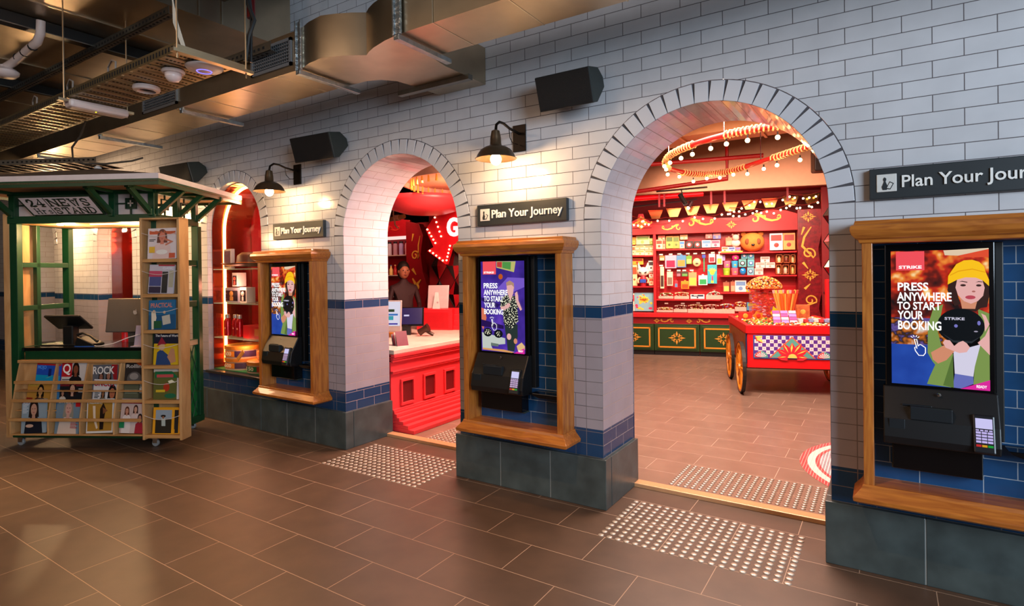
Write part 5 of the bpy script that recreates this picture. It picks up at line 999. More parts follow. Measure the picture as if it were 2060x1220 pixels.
for i in range(26):
    a = ring[int(i*N/26) % N]; q = a+Vector((r2.uniform(-.03, .03), r2.uniform(-.03, .03), -.055-r2.uniform(0, .05)))
    if bm_ is None:
        s_ = MB().tube([(0, 0, .05), (0, 0, .018)], .008, 6); bm_ = MB().sph((0, 0, 0), .021, 7).build('bulb', BULB, t, smooth=2, loc=q); so = s_.build('bulb_socket', BLACK, bm_)
    else:
        o = bm_.copy(); COL.objects.link(o); o.parent = t; o.location = q; d = so.copy(); COL.objects.link(d); d.parent = o
for q in (0, 28, 55, 80): MB().tube([ring[q], ring[q]+Vector((0, 0, .86))], .006, 6).build('hanging_rod', CHROME, t)
for i in (5, 40, 75, 95): point('festoon_light', ring[i]+Vector((0, 0, 2.62)), 2.5, (1, .66, .34), .03)
# chandelier strings of small bulbs in the red zone, crown ornament
FB = mat('#fff0c8', .3, emit=16, noise=0, ecol='#ffcf90'); 
def garland(label, pts, n, dz=.05):
    t = thing('fairy_lights', label, 'fairy lights', KA, KANG, group='fairy lights above the sweet shelves'); P = []
    for (a, b_) in zip(pts, pts[1:]):
        for k in range(8): s = k/8; P.append(Vector(a).lerp(Vector(b_), s)+Vector((0, 0, -dz*4*s*(1-s))))
    P.append(Vector(pts[-1])); MB().tube(P, .006, 5).build('wire', mat('#6a0c10', .5), t)
    o0 = None
    for i in range(n):
        q = P[int(i*(len(P)-1)/(n-1))]+Vector((r2.uniform(-.03, .03), 0, -.03-r2.uniform(0, .04)))
        if o0 is None: o0 = MB().sph((0, 0, 0), .016, 6).build('bulb', FB, t, loc=q)
        else: o = o0.copy(); COL.objects.link(o); o.parent = t; o.location = q
garland('long string of bulbs looping across the top right above the bear head', [(1.6, -.3, 2.50), (2.0, -.3, 2.62), (2.5, -.3, 2.68), (3.0, -.3, 2.72)], 16)
garland('lower string of bulbs over the curved red headboard at the right', [(1.55, -.35, 2.44), (2.0, -.35, 2.46), (2.5, -.35, 2.52), (2.9, -.35, 2.55)], 18)
garland('sparse string of bulbs over the left part of the red headboard', [(.0, -.35, 2.44), (.6, -.35, 2.38), (1.1, -.35, 2.42), (1.5, -.35, 2.42)], 9)
# mirrored bunting
for i in range(9):
    u = .42+.30*i; z = 2.46+.018*i; g = thing('mirror_flag', 'trapezoid mirror flag above the red headboard, %s from the left' % ('first', 'second', 'third', 'fourth', 'fifth', 'sixth', 'seventh', 'eighth', 'ninth')[i], 'bunting', kw(u, -.2, z), KANG, group='row of mirror flags')
    MB().prism([(-.13, .07), (.13, .07), (.07, -.09), (-.07, -.09)], -.01, .01).build('mirror', mat('#8a6034', .14, .9), g); MB().tube([(-.13, -.012, .07), (.13, -.012, .07), (.07, -.012, -.09), (-.07, -.012, -.09)], .006, 4, closed=True).build('black_edge', BLACK, g)
t = thing('red_ceiling_duct', 'dark red ductwork and beams glowing above the sweet shelves', 'duct', KA, KANG)
MB().box((-1.5, -.7, 2.78), (4.5, .2, 3.0)).build('casing', mat('#8a0c14', .4, .3), t); 
for u in (-.2, .5, .58, 1.3, 1.5, 2.4): MB().box((u, -.72, 2.52), (u+.03, -.69, 2.9)).build('hanger', mat('#5a080c', .5), t)
MB().tube([(-.6, -.7, 2.50), (.3, -.7, 2.56), (.9, -.7, 2.60), (1.1, -.7, 2.62)], .015, 6).build('black_conduit', BLACK, t); MB().tube([(-1.2, -.6, 2.66), (1.2, -.6, 2.72)], .05, 10).build('round_duct', mat('#b01420', .3, .4), t, smooth=True)
t = thing('track_spotlight', 'small bright spotlight pointing down at the middle of the headboard', 'spotlight', kw(1.02, -.6, 2.50), KANG); MB().tube([(0, 0, .1), (-.05, -.03, 0)], .03, 10).build('head', DARK, t); MB().sph((-.055, -.035, -.01), .024, 6).build('lens', mat('#fff4d8', .3, emit=30, noise=0, ecol='#ffe8c0'), t)
t = thing('track_spotlight', 'small bright spotlight at the far left above the headboard', 'spotlight', kw(.02, -.6, 2.44), KANG); MB().tube([(0, 0, .1), (-.05, -.03, 0)], .03, 10).build('head', DARK, t); MB().sph((-.055, -.035, -.01), .02, 6).build('lens', mat('#fff4d8', .3, emit=25, noise=0, ecol='#ffe8c0'), t)
# base cabinets
def knot(b, cx, cz, s, y):
    for i in range(4):
        a = PI/2*i; c, n = math.cos(a), math.sin(a)
        def R_(p): return (cx+s*(p[0]*c-p[1]*n)*1.25, cz+s*(p[0]*n+p[1]*c))
        b.prism([R_(p) for p in ((0, .25), (.13, .55), (0, 1.0), (-.13, .55))], y-.004, y)
        for f in (1, -1): b.ribbon([R_((f*p[0], p[1])) for p in ((.06, .2), (.22, .28), (.34, .42), (.30, .58), (.2, .56))], [.03*s*2, .05*s*2, .06*s*2, .05*s*2, .02*s*2], y-.004, y)
CG = mat('#1c3c14', .4, noise=.08)
def cabinet(u0, u1, label):
    t = thing('base_cabinet', label, 'cabinet', kw((u0+u1)/2, -.21, 0), KANG, group='green base cabinets'); W = (u1-u0)/2
    MB().box((-W, .0, .10), (W, .20, .56)).build('body', CG, t, bev=.002); MB().box((-W, .04, .018), (W, .20, .10)).build('kickboard', BLACK, t)
    d = MB().box((-W+.035, -.012, .125), (W-.035, 0, .525)).build('door', CG, t, bev=.003)
    b = MB(); a, z0, z1 = W-.06, .155, .50
    for q in ((-a, z0, a, z0+.024), (-a, z1-.024, a, z1), (-a, z0, -a+.024, z1), (a-.024, z0, a, z1)): b.box((q[0], -.017, q[1]), (q[2], -.012, q[3]))
    b.build('gold_border', mat('#d08a28', .4), d); b = MB(); knot(b, 0, .325, .115, -.012); b.build('gold_ornament', mat('#d89434', .4), d)
for u0, u1, l in ((-.34, .37, 'green base cabinet half cut off at the left of the large archway'), (.38, 1.115, 'green base cabinet with a full gold ornament below the middle bay'), (1.125, 1.86, 'green base cabinet partly hidden by the cart wheel'), (1.87, 2.6, 'green base cabinet almost wholly hidden behind the cart')): cabinet(u0, u1, l)
t = thing('shelving_unit', 'tall red sweet shop shelving with gold scrollwork and a lit interior', 'shelving', KA, KANG)
SR = mat('#bc0814', .5, noise=.05)
MB().box((-1.0, -.21, .56), (2.9, -.005, .675)).build('apron', mat('#8a0a14', .4), t)
for c in (-.12, .62, 1.15): b = MB(); scroll(b, c, .615, .14, -.211, 1 if c != .62 else -1, .012); b.build('gold_scroll', GOLD, t)
for c in (.42, .95): b = MB(); knot(b, c, .615, .045, -.211); b.build('gold_flower', GOLD, t)
MB().box((-1.0, -.26, .675), (2.9, .0, .752)).build('ledge', SR, t, bev=.004)
for u in (.375,): MB().box((u, -.26, .752), (u+.045, 0, 2.18)).build('upright', SR, t, bev=.003)
for a, c, z in ((-1, .375, 1.745), (-1, .375, 1.21), (.42, 1.45, 1.842), (1.45, 2.6, 1.765), (.42, 1.45, .985), (1.45, 2.6, 1.383), (1.45, 2.1, 1.101)): MB().box((a, -.24, z-.022), (c, 0, z-.001)).build('shelf', SR, t, bev=.002)
MB().box((1.47, -.25, 1.764), (1.80, -.235, 1.785)).build('yellow_edge', mat('#f0c040', .5), t)
b = MB(); b.prism([(-1.0, 2.10), (2.62, 2.10), (2.62, 2.36), (2.45, 2.42), (2.2, 2.45), (1.95, 2.38), (1.75, 2.28), (1.55, 2.30), (1.3, 2.37), (1.05, 2.40), (.8, 2.33), (.55, 2.26), (.3, 2.28), (-.1, 2.32), (-1, 2.3)], -.27, -.24); b.build('headboard', mat('#98060f', .5), t, bev=.004)
for a in ((1.1, 2.27, .26, -.271, 1, .03), (2.1, 2.30, .28, -.271, 1, .032), (.72, 2.20, .2, -.271, -1, .02), (-.2, 2.18, .18, -.271, 1, .02)): b = MB(); scroll(b, *a); b.build('gold_scroll', GOLD, t)
b = MB(); knot(b, 1.63, 2.22, .07, -.271); b.build('gold_flower', GOLD, t)
b = MB(); b.prism([(.0, 2.22), (.36, 2.22), (.32, 2.34), (.24, 2.38), (.22, 2.46), (.14, 2.46), (.12, 2.38), (.04, 2.34)], -.29, -.27); b.build('crest', mat('#a00c18', .4), t); b = MB(); scroll(b, .10, 2.30, .11, -.291, -1, .014); scroll(b, .26, 2.30, .11, -.291, 1, .014); knot(b, .18, 2.36, .07, -.291); knot(b, .18, 2.24, .05, -.291); b.build('crest_gold', GOLD, t)
g0 = None
for u, z in ((.06, 2.27), (.13, 2.26), (.19, 2.24), (.25, 2.28), (.31, 2.27), (.22, 2.33)):
    if g0 is None: g0 = MB().sph((0, 0, 0), .016, 6).build('bulb', FB, t, loc=(u, -.30, z))
    else: o = g0.copy(); COL.objects.link(o); o.parent = t; o.location = (u, -.30, z)
cp = [(2.61, .02), (2.98, .02), (2.96, .6), (2.90, .85), (2.93, 1.05), (3.05, 1.25), (3.03, 1.38), (2.93, 1.5), (2.90, 1.8), (2.95, 2.05), (3.0, 2.3), (3.0, 2.42), (2.61, 2.42)]
b = MB(); b.prism(cp, -.30, -.05); b.build('brocade_column', mat('#6e0a14', .35, noise=.5, ns=22), t, bev=.004)
b = MB(); y = -.301
b.ribbon(spiral(2.76, 1.72, .02, .10, PI*2.4, -PI*.25, 18)+[(2.67, 1.84), (2.70, 1.98), (2.80, 2.14)], [.022]*19+[.035, .03, .012], y-.006, y); b.build('gold_scroll', GOLD, t); b = MB(); b.ribbon([(2.66, 2.02), (2.70, 2.14)], [.012, .035], y-.006, y); b.ribbon([(2.68, 1.58), (2.75, 1.48)], [.04, .01], y-.006, y); b.build('gold_drops', GOLD, t); b = MB()
b.ribbon(spiral(2.78, .98, .02, .09, PI*2.2, -PI*.1, 16)+[(2.68, .88), (2.74, .74), (2.84, .58)], [.02]*17+[.035, .03, .01], y-.006, y); b.ribbon([(2.70, 1.16), (2.78, 1.24)], [.04, .01], y-.006, y)
b.build('gold_scroll', GOLD, t); b = MB(); knot(b, 2.76, 2.30, .09, y); b.build('gold_flower', GOLD, t); b = MB(); knot(b, 2.78, 1.38, .10, y); b.build('gold_flower', GOLD, t)
# mirrors on the right, red frame
t = thing('faceted_panel', 'strip of mirror facets and dark diamonds at the right edge of the archway', 'wall panel', kw(3.28, -.35, 0), KANG)
b = MB(); ms = [mat('#c8b8a8', .08, .9), mat('#9a1018', .12, .5), mat('#c89868', .1, .8), mat('#4a0a0e', .12, .5)]
for i in range(4):
    for j in range(5):
        cx_, cz_ = -.20+i*.24, .7+j*.40
        for q, (sx, sz) in enumerate(((-1, 1), (1, 1), (1, -1), (-1, -1))):
            b.mi = (i+j*3+q*(1+i % 2)) % 4; b.f([b.v((cx_, -.05, cz_)), b.v((cx_+sx*.12, 0, cz_)), b.v((cx_, 0, cz_+sz*.20))])
b.build('facets', ms, t); b = MB()
for i in range(4):
    for j in range(5): cx_, cz_ = -.20+i*.24, .7+j*.40; b.tube([(cx_-.12, -.004, cz_), (cx_, -.004, cz_+.20), (cx_+.12, -.004, cz_), (cx_, -.004, cz_-.20)], .008, 4, closed=True)
b.build('black_leading', BLACK, t); MB().box((-.34, .005, 0), (.8, .05, 2.75)).build('backing', mat('#7a0c14', .5), t)
b = MB(); b.box((0, 0, .0), (.035, .12, 1.3)); b.box((.22, 0, .0), (.255, .12, 1.3)); b.box((.035, 0, 1.265), (.22, .12, 1.3)); b.box((.035, .10, 0), (.22, .12, 1.265)); b.build('display_frame', BRIGHTRED, loc=kw(2.92, -.75, .018), rz=KANG, label='open bright red upright frame beside the brocade column', cat='frame')
# goods
GOODS = [
('box', 0.007, 1.937, 0.064, 0.132, '#f0b850', '#d89030', 'yellow box at the left end of the top shelf in the left bay'),
('box', 0.08, 1.935, 0.231, 0.153, '#e8dca0', '#8ab060', 'wide cream and green game box in the left bay'),
('box', 0.314, 1.929, 0.053, 0.115, '#88a848', '#e8d890', 'narrow green box beside the wide game box'),
('box', 0.005, 1.755, 0.054, 0.159, '#f0d8a0', '#c86840', 'narrow cream box left of the four stacked cream boxes'),
('box', 0.063, 1.85, 0.158, 0.071, '#f0dca8', '#d89060', 'upper left box of the four stacked cream boxes'),
('box', 0.225, 1.846, 0.144, 0.071, '#f0dca8', '#c88058', 'upper right box of the four stacked cream boxes'),
('box', 0.062, 1.753, 0.158, 0.088, '#f4e0b0', '#e0a060', 'lower left box of the four stacked cream boxes'),
('box', 0.224, 1.75, 0.144, 0.087, '#f4e0b0', '#d8905c', 'lower right box of the four stacked cream boxes'),
('box', 0.003, 1.588, 0.195, 0.109, '#e8a030', '#a83020', 'orange box with red lettering behind the horned figure'),
('box', -0.002, 1.218, 0.094, 0.364, '#f0d8a0', '#c85030', 'tall cream box left of the horned figure'),
('box', 0.286, 1.472, 0.085, 0.179, '#e8e0d8', '#403030', 'white box with dark print right of the horned figure'),
('box', 0.293, 1.365, 0.076, 0.095, '#e0d0c0', '#a04838', 'cream box in the middle right of the horned figure'),
('box', 0.291, 1.222, 0.077, 0.137, '#e8c8a0', '#b85838', 'peach box at the foot of the horned figure'),
('box', -0.003, 0.772, 0.043, 0.315, '#d0d8c8', '#c83040', 'narrow spotted box at the left edge of the bottom shelf'),
('game', 0.042, 0.773, 0.325, 0.32, '#86b8c8', '#f0d040', 'large pale blue party game box with yellow splashes'),
('box', 0.454, 2.015, 0.113, 0.07, '#f0b088', '#d06040', 'peach box on top at the left of the middle bay'),
('box', 0.417, 1.852, 0.109, 0.161, '#f0c8a8', '#8a4830', 'cream box with a brown mushroom shape'),
('box', 0.529, 1.849, 0.045, 0.162, '#e89878', '#b04030', 'narrow salmon box beside the mushroom box'),
('box', 0.585, 1.858, 0.114, 0.212, '#d8b050', '#4a6828', 'left of two tall yellow and green boxes'),
('box', 0.699, 1.855, 0.105, 0.212, '#c8a048', '#5a7830', 'right of two tall yellow and green boxes'),
('box', 0.819, 2.004, 0.12, 0.085, '#f4dca0', '#e8a060', 'cream box on top catching a bright reflection'),
('box', 0.807, 1.853, 0.083, 0.128, '#f0b0a0', '#3888c8', 'pink and blue speckled box on the top shelf'),
('disc', 0.902, 1.853, 0.125, 0.119, '#1c1c14', '#d83030', 'left of two black boxes with a red and white disc'),
('disc', 1.036, 1.854, 0.124, 0.114, '#1c2014', '#d83838', 'right of two black boxes with a red and white disc'),
('box', 1.168, 1.859, 0.147, 0.125, '#d8d0d8', '#60a0c8', 'left of two pastel boxes on the top shelf'),
('box', 1.319, 1.86, 0.136, 0.119, '#e0c0c8', '#d86080', 'right of two pastel boxes on the top shelf'),
('box', 1.228, 2.007, 0.108, 0.084, '#e8786c', '#f0b0a0', 'coral tray box on top of the pastel boxes'),
('box', 1.345, 1.998, 0.126, 0.104, '#6878b8', '#f0a098', 'blue and peach tray box on top of the pastel boxes'),
('pack', 0.471, 1.649, 0.087, 0.083, '#8a7838', '#e0d0a0', 'small olive pack hanging at the left of the upper peg row'),
('pack', 0.566, 1.516, 0.185, 0.223, '#e8a0b8', '#c81848', 'large pink pack with a crimson toy'),
('pack', 0.753, 1.529, 0.158, 0.206, '#4888b8', '#e89040', 'blue and orange pack right of the large pink pack'),
('pack', 0.914, 1.584, 0.091, 0.139, '#60a030', '#c8d870', 'green toy pack in the upper peg row'),
('pouch', 1.017, 1.536, 0.135, 0.147, '#d8c890', '#584830', 'round cream pouch in the upper peg row'),
('brush', 1.169, 1.451, 0.056, 0.288, '#18a070', '#3050b0', 'long green and blue giant toothbrush'),
('pack', 1.277, 1.604, 0.099, 0.147, '#e8e0e0', '#d03040', 'white pack with one red line'),
('pack', 1.398, 1.566, 0.093, 0.172, '#e8e0e0', '#e8b040', 'white and yellow pack in the upper peg row'),
('box', 1.492, 1.631, 0.042, 0.101, '#b090c8', '#8068a8', 'narrow lilac box at the right of the upper peg row'),
('pack', 0.481, 1.168, 0.065, 0.375, '#f0d8b0', '#402820', 'tall narrow cream ruler pack'),
('pack', 0.593, 1.215, 0.099, 0.241, '#e8c8b0', '#806858', 'tall beige pack in the lower peg row'),
('pack', 0.752, 1.372, 0.071, 0.083, '#483038', '#d07080', 'small dark pack with pink squares'),
('pack', 0.832, 1.371, 0.11, 0.082, '#403828', '#60a050', 'small dark pack with green squares'),
('pack', 0.719, 1.183, 0.052, 0.115, '#c83040', '#5880b0', 'tiny red and blue pack low in the peg row'),
('pack', 0.825, 1.162, 0.13, 0.13, '#e09020', '#a84810', 'orange pack low in the peg row'),
('pack', 0.95, 1.208, 0.13, 0.233, '#e89868', '#f0d850', 'peach pack with a yellow shape'),
('pack', 1.108, 1.223, 0.143, 0.165, '#d0e0e8', '#28a058', 'white and blue pack with a green stick'),
('hand', 1.254, 1.248, 0.149, 0.318, '#30a8b8', '#f0c840', 'teal box with a yellow hand'),
('heap', 0.454, 0.995, 0.245, 0.098, '#6a5a20', '#8a7830', 'tray of olive green sweets on the lower shelf'),
('heap', 0.714, 0.989, 0.241, 0.115, '#d86848', '#e8d0a0', 'tray of mixed wrapped sweets on the lower shelf'),
('box', 0.975, 0.99, 0.226, 0.075, '#d8dce0', '#182848', 'flat dark blue and white box on the lower shelf'),
('bag', 1.226, 0.986, 0.265, 0.156, '#e0b8a8', '#70a098', 'clear bag of pale sweets on the lower shelf'),
('heap', 0.419, 0.762, 0.272, 0.079, '#c84838', '#d8c068', 'tray of red and yellow sweets on the bottom ledge'),
('heap', 0.701, 0.762, 0.22, 0.125, '#e0c0b0', '#8a5038', 'tray of white and brown sweets on the bottom ledge'),
('heap', 0.93, 0.757, 0.249, 0.143, '#c8c070', '#e09080', 'box of green and peach jellies on the bottom ledge'),
('heap', 1.182, 0.754, 0.26, 0.147, '#e88878', '#f0b0a0', 'box of pink jelly laces on the bottom ledge'),
('pack', 1.543, 1.88, 0.104, 0.134, '#e07850', '#d8a080', 'orange bag on the shelf left of the bear head'),
('box', 1.484, 1.77, 0.1, 0.091, '#e8e0d8', '#d87848', 'left of three small boxes on the yellow-edged shelf'),
('box', 1.587, 1.768, 0.104, 0.09, '#e8e4dc', '#3858a0', 'middle of three small boxes on the yellow-edged shelf'),
('box', 1.694, 1.766, 0.083, 0.09, '#d87850', '#7060a8', 'right of three small boxes on the yellow-edged shelf'),
('box', 2.218, 1.788, 0.191, 0.275, '#d0d0dc', '#903028', 'white box with two dark red brushes right of the bear head'),
('box', 2.416, 1.792, 0.175, 0.269, '#e89850', '#903028', 'orange box with two dark red brushes by the brocade column'),
('pouch', 1.639, 1.63, 0.112, 0.108, '#e82888', '#68b840', 'magenta pouch above the coloured tubs'),
('tub', 1.506, 1.512, 0.113, 0.114, '#e87090', '#90b840', 'upper pink tub of slime'),
('tub', 1.63, 1.511, 0.108, 0.113, '#38a8d8', '#e0b040', 'blue tub of slime'),
('tub', 1.5, 1.388, 0.113, 0.118, '#90c030', '#e8e040', 'green tub of slime'),
('tub', 1.629, 1.39, 0.111, 0.115, '#e86880', '#b0a040', 'lower pink tub of slime'),
('disc', 1.783, 1.654, 0.094, 0.107, '#489098', '#2858a0', 'top left teal box with a blue ring'),
('disc', 1.88, 1.652, 0.102, 0.107, '#4898a0', '#2860a8', 'top right teal box with a blue ring'),
('disc', 1.745, 1.522, 0.115, 0.126, '#58a0a0', '#181828', 'middle left teal box with a dark dot'),
('disc', 1.879, 1.525, 0.102, 0.12, '#58a8b0', '#2858a0', 'middle right teal box with a blue ring'),
('disc', 1.873, 1.384, 0.103, 0.13, '#68a8b8', '#304878', 'bottom right teal box with a blue ring'),
('ball', 1.76, 1.386, 0.099, 0.126, '#1888d0', '#a0d8f0', 'shiny blue ball below the teal boxes'),
('box', 2.077, 1.593, 0.136, 0.091, '#e0d0c8', '#8a7a70', 'white box on top of the stacked white boxes'),
('box', 2.0, 1.501, 0.144, 0.089, '#e0ccc4', '#a08c84', 'left white box in the middle of the white stack'),
('box', 2.151, 1.499, 0.14, 0.089, '#e4d0c8', '#a08c84', 'right white box in the middle of the white stack'),
('box', 1.986, 1.388, 0.129, 0.107, '#e0c8c0', '#a08c84', 'bottom white box of the white stack'),
('jar', 2.306, 1.579, 0.096, 0.136, '#a85820', '#f0c090', 'top left wooden-edged box with a pink jar'),
('jar', 2.414, 1.577, 0.096, 0.135, '#98481c', '#6a2818', 'top middle wooden-edged box with a dark jar'),
('jar', 2.521, 1.575, 0.068, 0.136, '#a85820', '#d8c890', 'top right wooden-edged box with a pale jar'),
('jar', 2.304, 1.397, 0.08, 0.154, '#a85820', '#e8d0c0', 'bottom left wooden-edged box behind the sweet heap'),
('jar', 2.399, 1.396, 0.098, 0.154, '#98481c', '#d8a890', 'bottom middle wooden-edged box with a white jar'),
('jar', 2.515, 1.395, 0.073, 0.153, '#a85820', '#d0b868', 'bottom right wooden-edged box with a yellow jar'),
('pack', 1.498, 1.108, 0.101, 0.164, '#9a5840', '#f0c860', 'brown pack with a yellow face on the lower right shelf'),
('pack', 1.613, 1.108, 0.072, 0.172, '#a86048', '#e0a080', 'brown pack left of the white papers'),
('box', 1.683, 1.108, 0.173, 0.189, '#f0e4dc', '#6890c0', 'stack of white papers on the lower right shelf'),
('box', 1.856, 1.106, 0.064, 0.076, '#e8b020', '#3878c0', 'small yellow box on the lower right shelf'),
('box', 1.921, 1.104, 0.148, 0.069, '#c82830', '#40a050', 'red box with coloured spots on the lower right shelf'),
('box', 1.936, 1.181, 0.138, 0.132, '#e08098', '#4878c0', 'pink and blue box standing on the red box'),
('heap', 1.44, 0.751, 0.23, 0.163, '#d8b060', '#8068b0', 'clear bag of coloured balls on the bottom ledge'),
('heap', 1.676, 0.791, 0.175, 0.156, '#e0b038', '#c86020', 'heap of yellow and orange sweet bags'),
('box', 1.861, 0.801, 0.224, 0.131, '#4888b0', '#90a840', 'blue box with green lettering behind the cart')]

WHS = ('box', 'pack', 'disc', 'hand', 'game', 'pouch', 'tub', 'ball', 'jar', 'heap', 'bag', 'brush')
NM = {'box': 'gift_box', 'pack': 'sweet_packet', 'disc': 'gift_box', 'hand': 'gift_box', 'game': 'board_game', 'pouch': 'round_pouch', 'tub': 'slime_tub', 'ball': 'ball', 'jar': 'boxed_jar', 'heap': 'sweet_tray', 'bag': 'sweet_bag', 'brush': 'giant_toothbrush'}
CT = {'box': 'box', 'pack': 'packet', 'disc': 'box', 'hand': 'box', 'game': 'board game', 'pouch': 'pouch', 'tub': 'tub', 'ball': 'ball', 'jar': 'jar', 'heap': 'sweets', 'bag': 'sweets', 'brush': 'toothbrush'}
def heap(b, x0, x1, y0, y1, z0, h, r, n, nm, rr, mound=True):
    for i in range(n):
        x = rr.uniform(x0+r, x1-r); y_ = rr.uniform(y0+r, y1-r); e = 1-((2*(x-x0)/(x1-x0)-1)**2)*(.7 if mound else .2); z = z0+r+rr.random()**1.5*0+max(0, (h-2*r)*e*(1 if rr.random() < .6 else rr.random()))
        b.mi = rr.randrange(nm); b.sph((x, y_, z), r, 4, (1, 1, .8))
for k, (kind, u, z, w_, h_, c1, c2, lab) in enumerate(GOODS):
    rr = random.Random(k); d = min(.12, max(.03, w_*.5)); x0 = -w_/2; v0 = -.16
    if kind == 'pack': d = .035
    t = thing(NM[kind], lab, CT[kind], kw(u+w_/2, v0, z), KANG); M1 = mat(c1, .4, noise=.05); M2 = mat(c2, .4, noise=.05)
    if kind in ('box', 'disc', 'hand', 'game', 'pack'):
        MB().box((x0, 0, 0), (-x0, d, h_)).build('carton' if kind != 'pack' else 'packet', M1, t, bev=.002)
        b = MB()
        if kind == 'box':
            b.box((x0+w_*.08, -.0015, h_*.55), (-x0-w_*.08, 0, h_*.9)); b.sph((w_*.1*(rr.random()-.5), 0, h_*.3), min(w_, h_)*.2, 5, (1, .05, 1))
        elif kind == 'pack':
            b.box((x0+w_*.12, -.0015, h_*.08), (-x0-w_*.12, 0, h_*.6)); MB().box((-w_*.12, .01, h_), (w_*.12, .013, h_+.02)).build('hanging_tab', M1, t)
        elif kind == 'disc':
            b.sph((0, 0, h_*.48), min(w_, h_)*.34, 8, (1, .04, 1)); b.mi = 1; b.sph((0, -.002, h_*.5), min(w_, h_)*.2, 6, (1, .04, 1))
        elif kind == 'hand':
            b.sph((0, 0, h_*.58), .036, 8, (1, .06, 1.1)); 
            for a in (-.9, -.45, 0, .45, .9): b.ribbon([(0+.03*math.sin(a), h_*.58+.02*math.cos(a)), (.078*math.sin(a), h_*.58+.078*math.cos(a))], [.022, .014], -.003, 0)
            b.box((-.02, -.002, .01), (.02, 0, .05)); b.mi = 1; b.box((-.01, -.002, .05), (.012, 0, .13))
        else:
            for i in range(22): b.mi = rr.randrange(2)*(i % 3 > 0); b.sph((x0+w_*rr.uniform(.08, .92), -.001, h_*rr.uniform(.08, .92)), rr.uniform(.012, .028), 5, (rr.uniform(.6, 1.6), .06, rr.uniform(.6, 1.3)))
            for i in range(9): a = i*.7; b.ribbon([(0, h_*.62), (.09*math.cos(a), h_*.62+.06*math.sin(a))], [.05, .02], -.002, 0)
        b.build('printed_motif', [M2, mat('#e8e4dc' if kind == 'disc' else '#e03868', .5)], t)
        if kind == 'game': text('PARTY', mat('#c82830', .5), t, -.07, .07, h_*.57, h_*.68, -.003, .001, bold=.03)
    elif kind == 'pouch': MB().sph((0, .03, h_/2), h_/2, 8, (w_/h_, .35, 1)).build('pouch', M1, t, smooth=2); MB().sph((0, 0, h_*.38), w_*.18, 5, (1, .15, .6)).build('print', M2, t)
    elif kind == 'brush': MB().box((-.006, .01, 0), (.012, .022, h_*.8)).build('handle', M1, t, bev=.003); MB().box((-w_/2, .005, h_*.8), (w_/2, .03, h_)).build('head', M2, t, bev=.004)
    elif kind == 'tub': MB().lathe([(w_*.42, 0), (w_*.48, h_*.75)], (0, .06, 0), 18).build('tub', M1, t, smooth=True); MB().lathe([(w_*.5, h_*.75), (w_*.5, h_), (0, h_)], (0, .06, 0), 18).build('lid', mat(c1, .25, noise=.02), t, smooth=True); MB().sph((w_*.05, .06-w_*.45, h_*.4), w_*.16, 5, (1, .15, .7)).build('sticker', M2, t)
    elif kind == 'ball': MB().sph((0, .05, h_/2), w_/2, 12, (1, 1, h_/w_)).build('ball', mat(c1, .12, coat=.5), t, smooth=2); MB().sph((-.02, .005, h_*.7), .01, 5).build('highlight_bead', M2, t)  # pale bead is a painted highlight on the ball
    elif kind == 'jar':
        b = MB()
        for q in ((x0, 0, -x0, .010), (x0, h_-.010, -x0, h_), (x0, 0, x0+.009, h_), (-x0-.009, 0, -x0, h_)): b.box((q[0], -.02, q[1]), (q[2], .08, q[3]))
        b.box((x0, .08, 0), (-x0, .085, h_)); b.build('wooden_box', M1, t); MB().lathe([(w_*.25, .011), (w_*.30, .03), (w_*.30, h_*.55), (w_*.2, h_*.65)], (0, .035, 0), 14).build('jar', M2, t, smooth=True); MB().lathe([(w_*.22, h_*.65), (w_*.22, h_*.78), (0, h_*.78)], (0, .035, 0), 12).build('lid', mat('#c8a060', .4), t)
    else:
        tr = MB(); tr.box((x0, -.04, 0), (-x0, .10, .01)); tr.box((x0, -.045, 0), (-x0, -.04, h_*.45)); tr.build('tray' if kind == 'heap' else 'bag_base', mat('#e8d0c0', .15, alpha=.5), t)
        b = MB(); heap(b, x0, -x0, -.035, .09, .01, h_*(.95 if kind == 'heap' else .8), .013, 90, 3, rr, kind == 'bag'); b.build('sweets', [M1, M2, mat('#e8d8c8', .4)], t, smooth=2, kind='stuff')
        if kind == 'bag': MB().lathe([(.02, h_*.8), (.008, h_*.92), (.03, h_)], (0, .03, 0), 10).build('tied_neck', mat('#e8c8b8', .2, alpha=.6), t)
t = thing('plush_bear', 'big round brown plush bear head with dark eye patches on the top shelf', 'plush', kw(1.955, -.20, 1.766), KANG)
HC = (0, .05, .165); MB().sph(HC, .17, 14, (1.1, .8, .95)).build('head', mat('#c8762c', .85, bump=.4, ns=60), t, smooth=2)
for s in (-1, 1): e_ = MB().sph((s*.13, .05, .30), .045, 8, (1, .6, 1)).build('ear', mat('#b86a28', .85), t, smooth=2)
for s in (-1, 1): MB().sph((s*.085, -.068, .17), .042, 8, (.8, .3, 1.15)).build('eye_patch', mat('#7a3c14', .8), t, smooth=2)
MB().sph((-.0, -.095, .115), .022, 8, (1.2, .5, .8)).build('nose', mat('#140a08', .4), t, smooth=2)
t = thing('plush_toy', 'pale cream plush toy leaning on the shelf left of the bear head', 'plush', kw(1.70, -.18, 1.86), KANG)
MB().sph((0, .03, .06), .07, 8, (1.1, .7, .9)).build('body', mat('#e0c8b8', .9), t, smooth=2); MB().sph((.0, .01, .15), .055, 8).build('head', mat('#e0b8a8', .9), t, smooth=2)
for s in (-1, 1): MB().sph((s*.045, .02, .20), .018, 6).build('ear', mat('#d8a898', .9), t)
t = thing('horned_figure', 'cream vinyl figure with two pointed horns and a red and blue outfit', 'figure', kw(.195, -.18, 1.212), KANG)
MB().sph((0, .02, .25), .095, 12, (1.1, .7, .85)).build('head', mat('#f0e4d0', .35), t, smooth=2)
